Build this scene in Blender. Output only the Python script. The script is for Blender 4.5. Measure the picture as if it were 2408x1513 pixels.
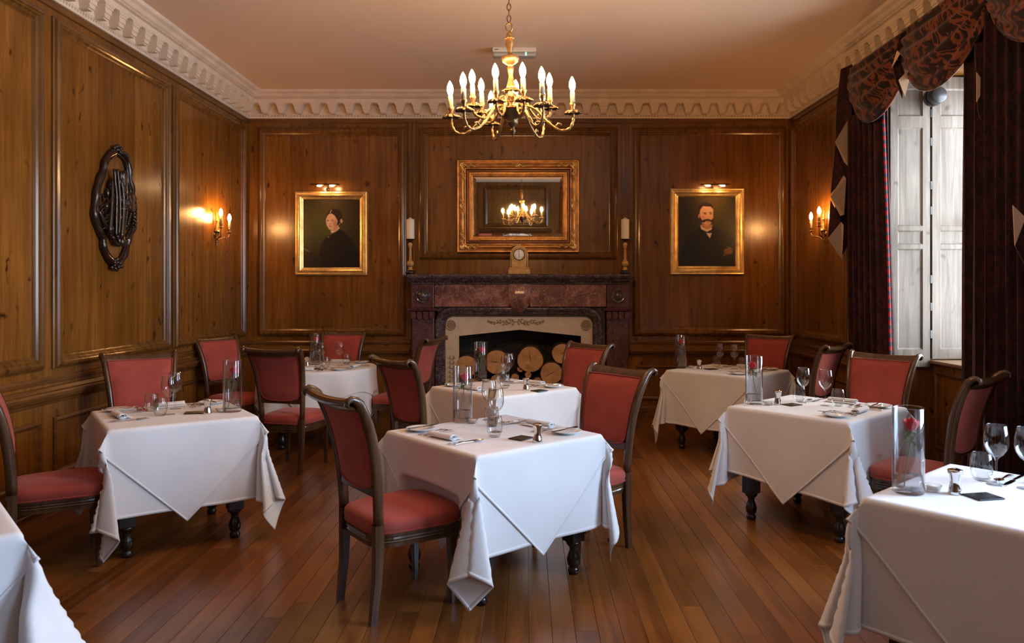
import bpy, bmesh, math, random
import numpy as np
from mathutils import Vector, Matrix
random.seed(7)
for _o in list(bpy.data.objects): bpy.data.objects.remove(_o, do_unlink=True)
SC = bpy.context.scene
COL = SC.collection
PI = math.pi
# ---------------------------------------------------------------- camera, world, daylight, exposure
F = 1770.0; CXP = 1240.0; HY = 680.0; EYE = 1.55           # focal length in pixels, vanishing point, eye height
cam = bpy.data.cameras.new('camera'); camo = bpy.data.objects.new('camera', cam); COL.objects.link(camo)
cam.sensor_width = 36.0; cam.lens = 36.0 * F / 2408.0
cam.shift_x = (1204.0 - CXP) / 2408.0
cam.shift_y = -(756.5 - HY) / 2408.0
camo.location = (0, 0, EYE); camo.rotation_euler = (PI / 2, 0, 0)
cam.clip_start = 0.05; cam.clip_end = 100
cam.dof.use_dof = True; cam.dof.focus_distance = 5.6; cam.dof.aperture_fstop = 4.0
SC.camera = camo
SC.view_settings.view_transform = 'Standard'; SC.view_settings.look = 'None'
SC.view_settings.gamma = 1.0; SC.view_settings.use_curve_mapping = False
SC.view_settings.exposure = 0.0
W = bpy.data.worlds.new('sky'); SC.world = W; W.use_nodes = True
W.node_tree.nodes['Background'].inputs[0].default_value = (0.72, 0.84, 1.0, 1)
W.node_tree.nodes['Background'].inputs[1].default_value = 1.5
DAY = (0.54, 0.72, 1.0)
def window_light(name, x, y, z, sy, sz, power, col=DAY):
    l = bpy.data.lights.new(name, 'AREA'); l.shape = 'RECTANGLE'; l.size = sz; l.size_y = sy
    l.energy = power; l.color = col
    o = bpy.data.objects.new(name, l); COL.objects.link(o)
    o.location = (x, y, z)
    o.rotation_euler = (0, PI / 2 - math.radians(4), 0)
    return o
XL, XR, YB, YR, ZC = -3.36, 3.16, 9.0, -2.0, 3.87
window_light('daylight', 4.16, 5.80, 2.1, 1.55, 2.3, 190, (0.84, 0.91, 1.0))
window_light('daylight', 3.95, 2.50, 2.1, 1.75, 2.4, 425)
window_light('daylight', 3.95, -0.70, 2.1, 1.75, 2.4, 110)
BULB = 400.0; SCONCE = 430.0; PICLIGHT = 170.0
WARM = (1.0, 0.56, 0.25)
# ---------------------------------------------------------------- materials
def nt(name):
    m = bpy.data.materials.new(name); m.use_nodes = True
    t = m.node_tree; b = t.nodes['Principled BSDF']
    return m, t, b
def N(t, typ, **kw):
    n = t.nodes.new(typ)
    for k, v in kw.items():
        if k.startswith('i_'):
            kk = k[2:]
            n.inputs[int(kk) if kk.isdigit() else kk.replace('_', ' ')].default_value = v
        else: setattr(n, k, v)
    return n
def c4(c): return (c[0], c[1], c[2], 1)
def coords(t, scale=(1, 1, 1), src='Object', rot=(0, 0, 0)):
    tc = N(t, 'ShaderNodeTexCoord'); mp = N(t, 'ShaderNodeMapping')
    mp.inputs['Scale'].default_value = scale; mp.inputs['Rotation'].default_value = rot
    t.links.new(tc.outputs[src], mp.inputs['Vector']); return mp.outputs['Vector']
def geo_coords(t, scale=(1, 1, 1)):
    tc = N(t, 'ShaderNodeNewGeometry'); mp = N(t, 'ShaderNodeMapping')
    mp.inputs['Scale'].default_value = scale
    t.links.new(tc.outputs['Position'], mp.inputs['Vector']); return mp.outputs['Vector']
def ramp(t, fac, stops):
    r = N(t, 'ShaderNodeValToRGB'); e = r.color_ramp.elements
    while len(e) < len(stops): e.new(0.5)
    for i, (p, c) in enumerate(stops): e[i].position = p; e[i].color = c4(c)
    t.links.new(fac, r.inputs[0]); return r.outputs[0]
def mixc(t, fac, a, b, mode='MIX'):
    m = N(t, 'ShaderNodeMix', data_type='RGBA', blend_type=mode)
    for s, v in ((0, fac), (6, a), (7, b)):
        if hasattr(v, 'is_linked') or hasattr(v, 'links'): t.links.new(v, m.inputs[s])
        else: m.inputs[s].default_value = v if s == 0 else c4(v)
    return m.outputs[2]
def noise(t, vec, scale, detail=4, rough=0.5, dist=0.0):
    n = N(t, 'ShaderNodeTexNoise'); n.inputs['Scale'].default_value = scale; n.inputs['Detail'].default_value = detail
    n.inputs['Roughness'].default_value = rough; n.inputs['Distortion'].default_value = dist
    t.links.new(vec, n.inputs['Vector']); return n.outputs['Fac']
def bump(t, b, h, strength=0.1, dist=0.01):
    n = N(t, 'ShaderNodeBump'); n.inputs['Strength'].default_value = strength; n.inputs['Distance'].default_value = dist
    t.links.new(h, n.inputs['Height']); t.links.new(n.outputs[0], b.inputs['Normal'])
def plain(name, col, rough=0.5, metal=0.0, coat=0.0, spec=0.5, var=0.0, vs=8.0, bmp=0.0, bs=60.0, sheen=0.0):
    m, t, b = nt(name)
    b.inputs['Base Color'].default_value = c4(col); b.inputs['Roughness'].default_value = rough
    b.inputs['Metallic'].default_value = metal; b.inputs['Coat Weight'].default_value = coat
    b.inputs['Coat Roughness'].default_value = 0.12; b.inputs['Specular IOR Level'].default_value = spec
    v = coords(t)
    n = noise(t, v, vs, 3)
    d = tuple(x * (1 - var) for x in col); l = tuple(min(1, x * (1 + var)) for x in col)
    if var: t.links.new(ramp(t, n, [(0.3, d), (0.7, l)]), b.inputs['Base Color'])
    if bmp: bump(t, b, noise(t, v, bs, 3), bmp, 0.004)
    if sheen: b.inputs['Sheen Weight'].default_value = sheen; b.inputs['Sheen Roughness'].default_value = 0.4
    return m
def wood(name, dark, mid, light, axis='z', rough=0.3, coat=0.35, knots=0.0, plank=0.0, src='geo', perobj=0.0):
    m, t, b = nt(name)
    st = {'z': (9, 9, 0.55), 'y': (9, 0.55, 9), 'x': (0.55, 9, 9)}[axis]
    v = geo_coords(t, st) if src == 'geo' else coords(t, st)
    v1 = geo_coords(t) if src == 'geo' else coords(t)
    if perobj:
        oi = N(t, 'ShaderNodeObjectInfo'); ad = N(t, 'ShaderNodeVectorMath', operation='ADD')
        cm = N(t, 'ShaderNodeMath', operation='MULTIPLY'); cm.inputs[1].default_value = 37.0
        t.links.new(oi.outputs['Random'], cm.inputs[0]); t.links.new(v, ad.inputs[0]); t.links.new(cm.outputs[0], ad.inputs[1]); v = ad.outputs[0]
    g = noise(t, v, 2.2, 6, 0.62, 0.6)
    c = ramp(t, g, [(0.28, dark), (0.5, mid), (0.74, light)])
    fine = noise(t, v, 11, 3, 0.6)
    c = mixc(t, 0.30, c, ramp(t, fine, [(0.3, (0.6, 0.6, 0.6)), (0.7, (1.2, 1.2, 1.2))]), 'MULTIPLY')
    big = noise(t, v1, 1.6, 2)
    c = mixc(t, 0.6, c, ramp(t, big, [(0.3, (0.68, 0.66, 0.62)), (0.7, (1.25, 1.22, 1.2))]), 'MULTIPLY')
    if knots:
        ks = {'z': (3.4, 3.4, 2.3), 'y': (3.4, 2.3, 3.4), 'x': (2.3, 3.4, 3.4)}[axis]
        kv = geo_coords(t, ks) if src == 'geo' else coords(t, ks)
        kn = N(t, 'ShaderNodeTexNoise'); kn.inputs['Scale'].default_value = 3.0; t.links.new(kv, kn.inputs['Vector']); kx = N(t, 'ShaderNodeVectorMath', operation='MULTIPLY_ADD'); kx.inputs[1].default_value = (0.5, 0.5, 0.5); t.links.new(kn.outputs['Color'], kx.inputs[0]); t.links.new(kv, kx.inputs[2]); kv = kx.outputs[0]
        vo = N(t, 'ShaderNodeTexVoronoi'); vo.inputs['Scale'].default_value = 1.9; t.links.new(kv, vo.inputs['Vector'])
        k = ramp(t, vo.outputs['Distance'], [(0.05, (0.14, 0.10, 0.08)), (0.09, (0.50, 0.42, 0.38)), (0.19, (1, 1, 1))])
        c = mixc(t, knots, c, k, 'MULTIPLY')
    if plank:
        sp = N(t, 'ShaderNodeSeparateXYZ'); gg = N(t, 'ShaderNodeNewGeometry'); t.links.new(gg.outputs['Position'], sp.inputs[0])
        ad = N(t, 'ShaderNodeMath', operation='ADD'); t.links.new(sp.outputs[0], ad.inputs[0]); t.links.new(sp.outputs[1], ad.inputs[1])
        sn = N(t, 'ShaderNodeMath', operation='SNAP'); sn.inputs[1].default_value = plank; t.links.new(ad.outputs[0], sn.inputs[0])
        wn = N(t, 'ShaderNodeTexWhiteNoise', noise_dimensions='1D'); t.links.new(sn.outputs[0], wn.inputs['W'])
        c = mixc(t, 1.0, c, ramp(t, wn.outputs['Value'], [(0.0, (0.78, 0.76, 0.74)), (1.0, (1.16, 1.15, 1.14))]), 'MULTIPLY')
    if perobj:
        oi2 = N(t, 'ShaderNodeObjectInfo')
        lo = 1 - perobj; hi = 1 + perobj
        c = mixc(t, 1.0, c, ramp(t, oi2.outputs['Random'], [(0.0, (lo, lo * .96, lo * .95)), (0.5, (1, 1, 1)), (1.0, (hi, hi * 1.03, hi * 1.05))]), 'MULTIPLY')
    t.links.new(c, b.inputs['Base Color'])
    b.inputs['Roughness'].default_value = rough; b.inputs['Coat Weight'].default_value = coat; b.inputs['Coat Roughness'].default_value = 0.16
    bump(t, b, fine, 0.12, 0.003)
    return m
def marble(name, cols, scale=3.0, vein=(0.75, 0.7, 0.72), rough=0.2, seed=0.0):
    m, t, b = nt(name)
    v = geo_coords(t)
    n1 = noise(t, v, scale, 7, 0.65, 1.6)
    c = ramp(t, n1, [(0.25, cols[0]), (0.5, cols[1]), (0.72, cols[2])])
    n2 = noise(t, v, scale * 1.7, 8, 0.6, 2.5)
    vm = N(t, 'ShaderNodeMath', operation='SUBTRACT'); vm.inputs[1].default_value = 0.5; t.links.new(n2, vm.inputs[0])
    va = N(t, 'ShaderNodeMath', operation='ABSOLUTE'); t.links.new(vm.outputs[0], va.inputs[0])
    k = ramp(t, va.outputs[0], [(0.0, (0.75, 0.75, 0.75)), (0.018, (0, 0, 0))])
    c = mixc(t, k, c, vein)
    t.links.new(c, b.inputs['Base Color']); b.inputs['Roughness'].default_value = rough
    return m
def glass(name, tint=(0.97, 0.98, 0.98), boost=1.0):
    m = bpy.data.materials.new(name); m.use_nodes = True; t = m.node_tree; t.nodes.clear()
    out = N(t, 'ShaderNodeOutputMaterial'); mx = N(t, 'ShaderNodeMixShader')
    tr = N(t, 'ShaderNodeBsdfTransparent'); gl = N(t, 'ShaderNodeBsdfGlossy'); fr = N(t, 'ShaderNodeFresnel')
    tr.inputs[0].default_value = c4(tint); gl.inputs['Roughness'].default_value = 0.02; fr.inputs['IOR'].default_value = 1.5
    mu = N(t, 'ShaderNodeMath', operation='MULTIPLY'); mu.inputs[1].default_value = boost; mu.use_clamp = True
    # thin glass: the same reflectance from either side of the wall
    ge = N(t, 'ShaderNodeNewGeometry'); lw = N(t, 'ShaderNodeLayerWeight'); lw.inputs[0].default_value = 0.5
    pw = N(t, 'ShaderNodeMath', operation='POWER'); pw.inputs[1].default_value = 3.2; t.links.new(lw.outputs['Facing'], pw.inputs[0])
    ad = N(t, 'ShaderNodeMath', operation='ADD'); ad.inputs[1].default_value = 0.045; t.links.new(pw.outputs[0], ad.inputs[0])
    t.links.new(ad.outputs[0], mu.inputs[0])
    t.links.new(mu.outputs[0], mx.inputs[0]); t.links.new(tr.outputs[0], mx.inputs[1]); t.links.new(gl.outputs[0], mx.inputs[2])
    t.links.new(mx.outputs[0], out.inputs[0]); return m
def emit(name, col, s):
    m = bpy.data.materials.new(name); m.use_nodes = True; t = m.node_tree; t.nodes.clear()
    out = N(t, 'ShaderNodeOutputMaterial'); e = N(t, 'ShaderNodeEmission'); e.inputs[0].default_value = c4(col); e.inputs[1].default_value = s
    t.links.new(e.outputs[0], out.inputs[0]); return m
M = {}
M['pine'] = wood('stained_pine', (0.112, 0.041, 0.0060), (0.175, 0.068, 0.0100), (0.235, 0.098, 0.0165), 'z', 0.25, 0.0, 0.95, 0.28)
M['pine_v'] = wood('stained_pine_frame', (0.080, 0.032, 0.0065), (0.14, 0.058, 0.0115), (0.20, 0.088, 0.019), 'z', 0.20, 0.0, 0.5)
M['pine_y'] = wood('stained_pine_rail_y', (0.070, 0.028, 0.007), (0.135, 0.055, 0.014), (0.19, 0.085, 0.024), 'y', 0.24, 0.0, 0.4)
M['pine_x'] = wood('stained_pine_rail_x', (0.070, 0.028, 0.007), (0.135, 0.055, 0.014), (0.19, 0.085, 0.024), 'x', 0.24, 0.0, 0.4)
M['shutter'] = wood('bare_pine', (0.11, 0.085, 0.065), (0.19, 0.155, 0.125), (0.27, 0.235, 0.20), 'z', 0.35, 0.0, 0.6)
M['board'] = wood('oak_board', (0.125, 0.042, 0.0085), (0.195, 0.069, 0.014), (0.255, 0.098, 0.022), 'y', 0.28, 0.0, 0.0, 0.0, 'geo', 0.28)
M['chairwood'] = wood('walnut', (0.035, 0.016, 0.007), (0.075, 0.036, 0.016), (0.12, 0.06, 0.028), 'z', 0.25, 0.3, 0, 0, 'obj')
M['blackwood'] = plain('ebonised_wood', (0.012, 0.008, 0.006), 0.25, coat=0.3)
M['bronze_rail'] = plain('bronzed_sill', (0.20, 0.10, 0.04), 0.3, 0.0, var=0.2)
def velvet(name, col):
    m, t, b = nt(name); v = coords(t)
    n = noise(t, v, 9, 3); f = noise(t, v, 300, 2)
    d = tuple(x * .86 for x in col); l = tuple(x * 1.12 for x in col)
    t.links.new(ramp(t, n, [(.3, d), (.7, l)]), b.inputs['Base Color']); b.inputs['Roughness'].default_value = 0.85
    b.inputs['Sheen Weight'].default_value = 0.35; b.inputs['Sheen Roughness'].default_value = 0.45; b.inputs['Sheen Tint'].default_value = (1, 0.55, 0.5, 1)
    b.inputs['Specular IOR Level'].default_value = 0.15
    bump(t, b, f, 0.15, 0.002); return m
M['velvet'] = velvet('brick_red_velvet', (0.34, 0.066, 0.048))
M['piping'] = velvet('brick_red_cord', (0.29, 0.050, 0.038))
def linen():
    m, t, b = nt('white_linen'); v = coords(t)
    n = noise(t, v, 2.5, 3)
    t.links.new(ramp(t, n, [(.3, (0.70, 0.70, 0.71)), (.7, (0.77, 0.77, 0.78))]), b.inputs['Base Color'])
    b.inputs['Roughness'].default_value = 0.8; b.inputs['Specular IOR Level'].default_value = 0.2
    b.inputs['Sheen Weight'].default_value = 0.1
    bump(t, b, noise(t, v, 500, 2), 0.08, 0.001); return m
M['linen'] = linen()
M['china'] = plain('white_china', (0.78, 0.77, 0.75), 0.12)
M['silver'] = plain('polished_steel', (0.72, 0.70, 0.67), 0.09, 1.0)
M['slate'] = plain('black_slate', (0.012, 0.012, 0.014), 0.35)
M['glass'] = glass('clear_glass'); M['vaseglass'] = glass('vase_glass', (0.955, 0.965, 0.975), 1.25)
M['pane'] = glass('window_glass', (0.97, 0.98, 0.98), 0.8)
M['water'] = glass('water', (0.95, 0.96, 0.97), 1.3)
M['rose'] = plain('red_rose_petal', (0.55, 0.006, 0.018), 0.5, var=0.2, vs=40, sheen=0.3)
M['stem'] = plain('green_stem', (0.085, 0.14, 0.035), 0.5, var=0.2)
M['leaf'] = plain('rose_leaf', (0.06, 0.12, 0.035), 0.45, var=0.3, vs=30)
M['gold'] = plain('gilt', (0.88, 0.58, 0.24), 0.34, 0.85, var=0.25, vs=14, bmp=0.25, bs=60)
M['oldgold'] = plain('antique_gilt', (0.60, 0.32, 0.11), 0.32, 0.8, var=0.35, vs=10, bmp=0.3, bs=50)
M['darkgold'] = plain('bronzed_cove', (0.10, 0.030, 0.010), 0.32, 0.35, var=0.3, vs=8)
M['brass'] = plain('aged_brass', (0.32, 0.195, 0.08), 0.36, 0.9, var=0.35, vs=20, bmp=0.15, bs=70)
M['darkbrass'] = plain('dark_brass', (0.13, 0.08, 0.04), 0.35, 0.9, var=0.3, vs=20)
M['candle'] = plain('ivory_wax', (0.78, 0.72, 0.58), 0.45)
M['sleeve'] = plain('ivory_candle_sleeve', (0.50, 0.42, 0.28), 0.5)
M['plaster'] = plain('cream_plaster', (0.68, 0.55, 0.42), 0.75, var=0.10, vs=5, bmp=0.1, bs=40)
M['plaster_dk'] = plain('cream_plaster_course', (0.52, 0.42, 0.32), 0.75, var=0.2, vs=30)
M['ceiling'] = plain('ceiling_paint', (0.80, 0.60, 0.44), 0.8, var=0.03, vs=1.0)
M['bulb'] = emit('lit_bulb', (1.0, 0.56, 0.22), BULB); M['sbulb'] = emit('lit_sconce_bulb', (1.0, 0.47, 0.15), SCONCE); M['pbulb'] = emit('lit_picture_bulb', (1.0, 0.60, 0.28), PICLIGHT)
M['mirror'] = plain('silvered_glass', (0.80, 0.74, 0.66), 0.015, 1.0)
M['marble_red'] = marble('red_marble', [(0.055, 0.024, 0.024), (0.20, 0.085, 0.072), (0.40, 0.185, 0.14)], 3.2, (0.55, 0.36, 0.30), 0.22)
M['marble_dark'] = marble('dark_marble', [(0.022, 0.015, 0.018), (0.055, 0.038, 0.042), (0.11, 0.075, 0.08)], 4.0, (0.30, 0.26, 0.27), 0.15)
M['marble_pil'] = marble('plum_marble', [(0.040, 0.014, 0.016), (0.085, 0.032, 0.034), (0.14, 0.06, 0.06)], 6.0, (0.20, 0.10, 0.10), 0.25)
M['stone'] = plain('cream_stone', (0.60, 0.50, 0.38), 0.6, var=0.08, vs=12, bmp=0.1)
M['stone_carve'] = plain('carved_stone', (0.36, 0.27, 0.17), 0.6, var=0.2, vs=40)
M['onyx'] = marble('yellow_marble', [(0.30, 0.14, 0.03), (0.48, 0.26, 0.07), (0.62, 0.38, 0.14)], 14.0, (0.55, 0.42, 0.22), 0.25)
M['soot'] = plain('sooty_iron', (0.022, 0.020, 0.018), 0.6, var=0.4, vs=8)
M['firebrick'] = plain('firebox_lining', (0.055, 0.050, 0.042), 0.8, var=0.4, vs=6)
def log_end():
    m, t, b = nt('cut_log_end'); tc = N(t, 'ShaderNodeTexCoord'); mp = N(t, 'ShaderNodeMapping')
    t.links.new(tc.outputs['Object'], mp.inputs[0]); mp.inputs['Scale'].default_value = (1, 0.02, 1)
    w = N(t, 'ShaderNodeTexWave', wave_type='RINGS', rings_direction='Y'); w.inputs['Scale'].default_value = 26; w.inputs['Distortion'].default_value = 2.5; w.inputs['Detail'].default_value = 3
    t.links.new(mp.outputs[0], w.inputs['Vector'])
    c = ramp(t, w.outputs['Fac'], [(0, (0.46, 0.24, 0.09)), (1, (0.68, 0.41, 0.18))])
    c = mixc(t, 0.8, c, ramp(t, noise(t, mp.outputs[0], 9, 4), [(0.3, (0.6, 0.5, 0.42)), (0.65, (1.1, 1.1, 1.1))]), 'MULTIPLY')
    t.links.new(c, b.inputs['Base Color']); b.inputs['Roughness'].default_value = 0.8; return m
M['logend'] = log_end()
M['bark'] = plain('bark', (0.055, 0.032, 0.020), 0.9, var=0.5, vs=18, bmp=0.8, bs=25)
M['carved'] = plain('dark_carved_wood', (0.016, 0.007, 0.0045), 0.24, coat=0.15, var=0.3, vs=20, bmp=0.5, bs=35)
M['plaqueback'] = wood('plaque_ground', (0.09, 0.035, 0.008), (0.17, 0.07, 0.016), (0.24, 0.11, 0.03), 'z', 0.3, 0.2)
M['cream_lining'] = plain('cream_lining', (0.62, 0.42, 0.28), 0.8, var=0.05)
def damask(name, base, fig, sc=5.5, th=0.50):
    m, t, b = nt(name); v = geo_coords(t, (1, 1, 0.8))
    n = noise(t, v, sc, 2.0, 0.5, 2.2); n2 = noise(t, v, sc * 0.6, 1, 0.5, 3.0)
    ml = N(t, 'ShaderNodeMath', operation='MULTIPLY'); t.links.new(n, ml.inputs[0]); t.links.new(n2, ml.inputs[1])
    r = ramp(t, n, [(th - 0.015, base), (th + 0.01, fig), (th + 0.11, fig), (th + 0.13, base)])
    t.links.new(r, b.inputs['Base Color']); b.inputs['Roughness'].default_value = 0.75
    b.inputs['Sheen Weight'].default_value = 0.2; b.inputs['Specular IOR Level'].default_value = 0.2
    bump(t, b, noise(t, v, 150, 2), 0.2, 0.002); return m
M['damask'] = damask('crimson_damask', (0.018, 0.005, 0.005), (0.16, 0.042, 0.015))
M['drape'] = damask('plum_damask', (0.022, 0.005, 0.006), (0.050, 0.009, 0.009), 5.0)
def braid():
    m, t, b = nt('red_and_blue_braid'); v = geo_coords(t)
    s = N(t, 'ShaderNodeSeparateXYZ'); t.links.new(v, s.inputs[0])
    a = N(t, 'ShaderNodeMath', operation='MULTIPLY'); a.inputs[1].default_value = 14; t.links.new(s.outputs[2], a.inputs[0])
    f = N(t, 'ShaderNodeMath', operation='FRACT'); t.links.new(a.outputs[0], f.inputs[0])
    t.links.new(ramp(t, f.outputs[0], [(0.0, (0.05, 0.07, 0.12)), (0.45, (0.06, 0.08, 0.13)), (0.5, (0.5, 0.03, 0.04)), (0.95, (0.45, 0.03, 0.04))]), b.inputs['Base Color'])
    b.inputs['Roughness'].default_value = 0.8; return m
M['braid'] = braid()
M['white_plastic'] = plain('white_plastic', (0.70, 0.66, 0.58), 0.4)
M['diffuser'] = plain('grey_diffuser', (0.42, 0.42, 0.40), 0.25)
M['green'] = emit('green_indicator', (0.2, 1.0, 0.75), 3.0)
M['greymetal'] = plain('grey_metal', (0.07, 0.072, 0.075), 0.35, 0.3)
M['paintframe'] = plain('window_paint', (0.62, 0.60, 0.56), 0.45)
M['ink'] = plain('black_ink', (0.02, 0.02, 0.03), 0.5)
M['dial'] = plain('enamel_dial', (0.80, 0.79, 0.78), 0.2)
M['ground'] = plain('gravel_outside', (0.35, 0.33, 0.28), 0.9)
def vcol():
    m, t, b = nt('oil_paint'); a = N(t, 'ShaderNodeVertexColor'); a.layer_name = 'paint'
    t.links.new(a.outputs[0], b.inputs['Base Color']); b.inputs['Roughness'].default_value = 0.35; return m
M['paint'] = vcol()
# ---------------------------------------------------------------- mesh builder
class MB:
    def __init__(s): s.v = []; s.f = []; s.m = []; s.cur = 0; s.sm = []
    def add(s, vs, fs, smooth=False):
        o = len(s.v); s.v += [tuple(p) for p in vs]; s.f += [tuple(i + o for i in f) for f in fs]
        s.m += [s.cur] * len(fs); s.sm += [smooth] * len(fs); return s
    def box(s, x0, x1, y0, y1, z0, z1, tf=None):
        vs = [(x, y, z) for z in (z0, z1) for y in (y0, y1) for x in (x0, x1)]
        if tf: vs = [tf(*p) for p in vs]
        return s.add(vs, [(0, 2, 3, 1), (4, 5, 7, 6), (0, 1, 5, 4), (2, 6, 7, 3), (0, 4, 6, 2), (1, 3, 7, 5)])
    def lathe(s, prof, seg=24, c=(0, 0, 0), axis='z', close=False, smooth=True, mod=None):
        vs = []; n = len(prof)
        for i in range(seg):
            a = 2 * PI * i / seg
            for j, (r, h) in enumerate(prof):
                if mod: r, h = mod(a, j, r, h)
                x, y = r * math.cos(a), r * math.sin(a)
                p = (x, y, h) if axis == 'z' else ((x, h, y) if axis == 'y' else (h, x, y))
                vs.append((p[0] + c[0], p[1] + c[1], p[2] + c[2]))
        fs = []
        for i in range(seg):
            k = (i + 1) % seg
            for j in range(n - 1 + (1 if close else 0)):
                j2 = (j + 1) % n
                fs.append((i * n + j, k * n + j, k * n + j2, i * n + j2))
        return s.add(vs, fs, smooth)
    def tube(s, pts, r, seg=8, cap=True, smooth=True, rr=None, closed=False):
        pts = [Vector(p) for p in pts]; n = len(pts); vs = []; up = None
        for i, p in enumerate(pts):
            if closed: t = (pts[(i + 1) % n] - pts[i - 1]).normalized()
            else: t = (pts[min(i + 1, n - 1)] - pts[max(i - 1, 0)]).normalized()
            if up is None:
                up = Vector((0, 0, 1)) if abs(t.z) < 0.9 else Vector((1, 0, 0))
            a = t.cross(up).normalized(); b = a.cross(t).normalized(); up = b
            rad = rr[i] if rr else r
            ra, rb = (rad if isinstance(rad, tuple) else (rad, rad))
            for k in range(seg):
                an = 2 * PI * k / seg
                vs.append(p + a * ra * math.cos(an) + b * rb * math.sin(an))
        fs = []
        for i in range(n - 1 + (1 if closed else 0)):
            i2 = (i + 1) % n
            for k in range(seg):
                k2 = (k + 1) % seg
                fs.append((i * seg + k, i * seg + k2, i2 * seg + k2, i2 * seg + k))
        s.add(vs, fs, smooth)
        if cap and not closed:
            o = len(s.v) - n * seg
            s.f += [tuple(o + k for k in range(seg))[::-1], tuple(o + (n - 1) * seg + k for k in range(seg))]
            s.m += [s.cur] * 2; s.sm += [False] * 2
        return s
    def grid(s, P, smooth=True, wrap=False):
        R = len(P); C = len(P[0]); vs = [p for row in P for p in row]; fs = []
        for i in range(R - 1):
            for j in range(C - 1 + (1 if wrap else 0)):
                j2 = (j + 1) % C
                fs.append((i * C + j, i * C + j2, (i + 1) * C + j2, (i + 1) * C + j))
        return s.add(vs, fs, smooth)
    def prism(s, poly, d0, d1, tf):
        """poly of (a,b); tf(a,b,d)->xyz"""
        n = len(poly); vs = [tf(a, b, d0) for a, b in poly] + [tf(a, b, d1) for a, b in poly]
        fs = [tuple(range(n))[::-1], tuple(range(n, 2 * n))] + [(i, (i + 1) % n, n + (i + 1) % n, n + i) for i in range(n)]
        return s.add(vs, fs)
    def ball(s, c, r, seg=10, rings=6):
        r = r if isinstance(r, tuple) else (r, r, r); vs = []
        for i in range(rings + 1):
            th = PI * i / rings
            for k in range(seg):
                a = 2 * PI * k / seg
                vs.append((c[0] + r[0] * math.sin(th) * math.cos(a), c[1] + r[1] * math.sin(th) * math.sin(a), c[2] + r[2] * math.cos(th)))
        fs = [(i * seg + k, (i + 1) * seg + k, (i + 1) * seg + (k + 1) % seg, i * seg + (k + 1) % seg) for i in range(rings) for k in range(seg)]
        return s.add(vs, fs, True)
    def build(s, name, mats, parent=None, loc=None, rot=None, recalc=True, merge=0.0, smooth=None):
        me = bpy.data.meshes.new(name); me.from_pydata(s.v, [], s.f); 
        mats = mats if isinstance(mats, (list, tuple)) else [mats]
        for m in mats: me.materials.append(M[m] if isinstance(m, str) else m)
        me.polygons.foreach_set('material_index', s.m)
        me.polygons.foreach_set('use_smooth', [bool(x) if smooth is None else smooth for x in s.sm]); me.update()
        if recalc or merge:
            b = bmesh.new(); b.from_mesh(me)
            bmesh.ops.remove_doubles(b, verts=b.verts, dist=max(merge, 1e-5))
            if recalc: bmesh.ops.recalc_face_normals(b, faces=b.faces)
            b.to_mesh(me); b.free()
        o = bpy.data.objects.new(name, me); COL.objects.link(o)
        if parent: o.parent = parent
        if loc: o.location = loc
        if rot is not None: o.rotation_euler = rot if isinstance(rot, (tuple, list)) else (0, 0, rot)
        return o
def bevel(o, w=0.003, seg=2, ang=35):
    m = o.modifiers.new('bevel', 'BEVEL'); m.width = w; m.segments = seg; m.limit_method = 'ANGLE'; m.angle_limit = math.radians(ang); return o
def tag(o, label=None, cat=None, group=None, kind=None):
    if label: o['label'] = label
    if cat: o['category'] = cat
    if group: o['group'] = group
    if kind: o['kind'] = kind
    return o
def thing(name, label, cat, loc=(0, 0, 0), rz=0.0, group=None):
    o = bpy.data.objects.new(name, None); COL.objects.link(o); o.empty_display_size = 0.1
    o.location = loc; o.rotation_euler = (0, 0, rz); return tag(o, label, cat, group)
def dup(root, loc, rz=0.0, label=None, group=None, rot=None):
    r = root.copy(); COL.objects.link(r); r.location = loc; r.rotation_euler = rot if rot else (0, 0, rz)
    if label: r['label'] = label
    if group: r['group'] = group
    for ch in root.children:
        c = ch.copy(); COL.objects.link(c); c.parent = r
        for g in ch.children:
            d = g.copy(); COL.objects.link(d); d.parent = c
    return r
# pixel -> world helpers used while laying the room out
def on_z(px, py, z=0.762):
    Y = F * (EYE - z) / (py - HY); return (px - CXP) / F * Y, Y
def at_y(px, py, Y): return (px - CXP) / F * Y, EYE + (HY - py) / F * Y
def at_x(px, py, X):
    Y = X * F / (px - CXP); return Y, EYE + (HY - py) / F * Y
# wall frames: (s along wall, z, n out into the room)
TL = lambda s, n, z: (XL + n, s, z)
TR = lambda s, n, z: (XR - n, s, z)
TB = lambda s, n, z: (s, YB - n, z)
TF = lambda s, n, z: (s, YR + n, z)
# ================================================================ SETTING
# ---- floor: sub-floor with floorboards as parts
fl = MB().box(XL - .3, XR + .9, YR - .3, YB + .5, -0.12, -0.022).build('floor', 'blackwood'); tag(fl, 'polished oak strip floor', kind='structure')
BW = 0.1052; rb = random.Random(3)
x = XL
while x < XR - 0.01:
    y = YR - rb.uniform(0, 2.4)
    while y < YB:
        L = rb.uniform(2.9, 3.9); y0, y1 = max(y, YR), min(y + L, YB)
        if y1 - y0 > 0.15:
            o = MB().box(x + .0007, min(x + BW, XR) - .0007, y0 + .0006, y1 - .0006, -.022, 0).build('floorboard', 'board', fl)
            bevel(o, .0012, 1)
        y += L
    x += BW
MB().box(XR, XR + 1.0, 4.9, 6.75, -.022, 0).build('floor_bay', 'board', fl)
# ---- ceiling
ce = MB().box(XL - .2, XR + 1.0, YR - .2, YB + .2, ZC, ZC + .15).build('ceiling', 'ceiling'); tag(ce, kind='structure')
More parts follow.
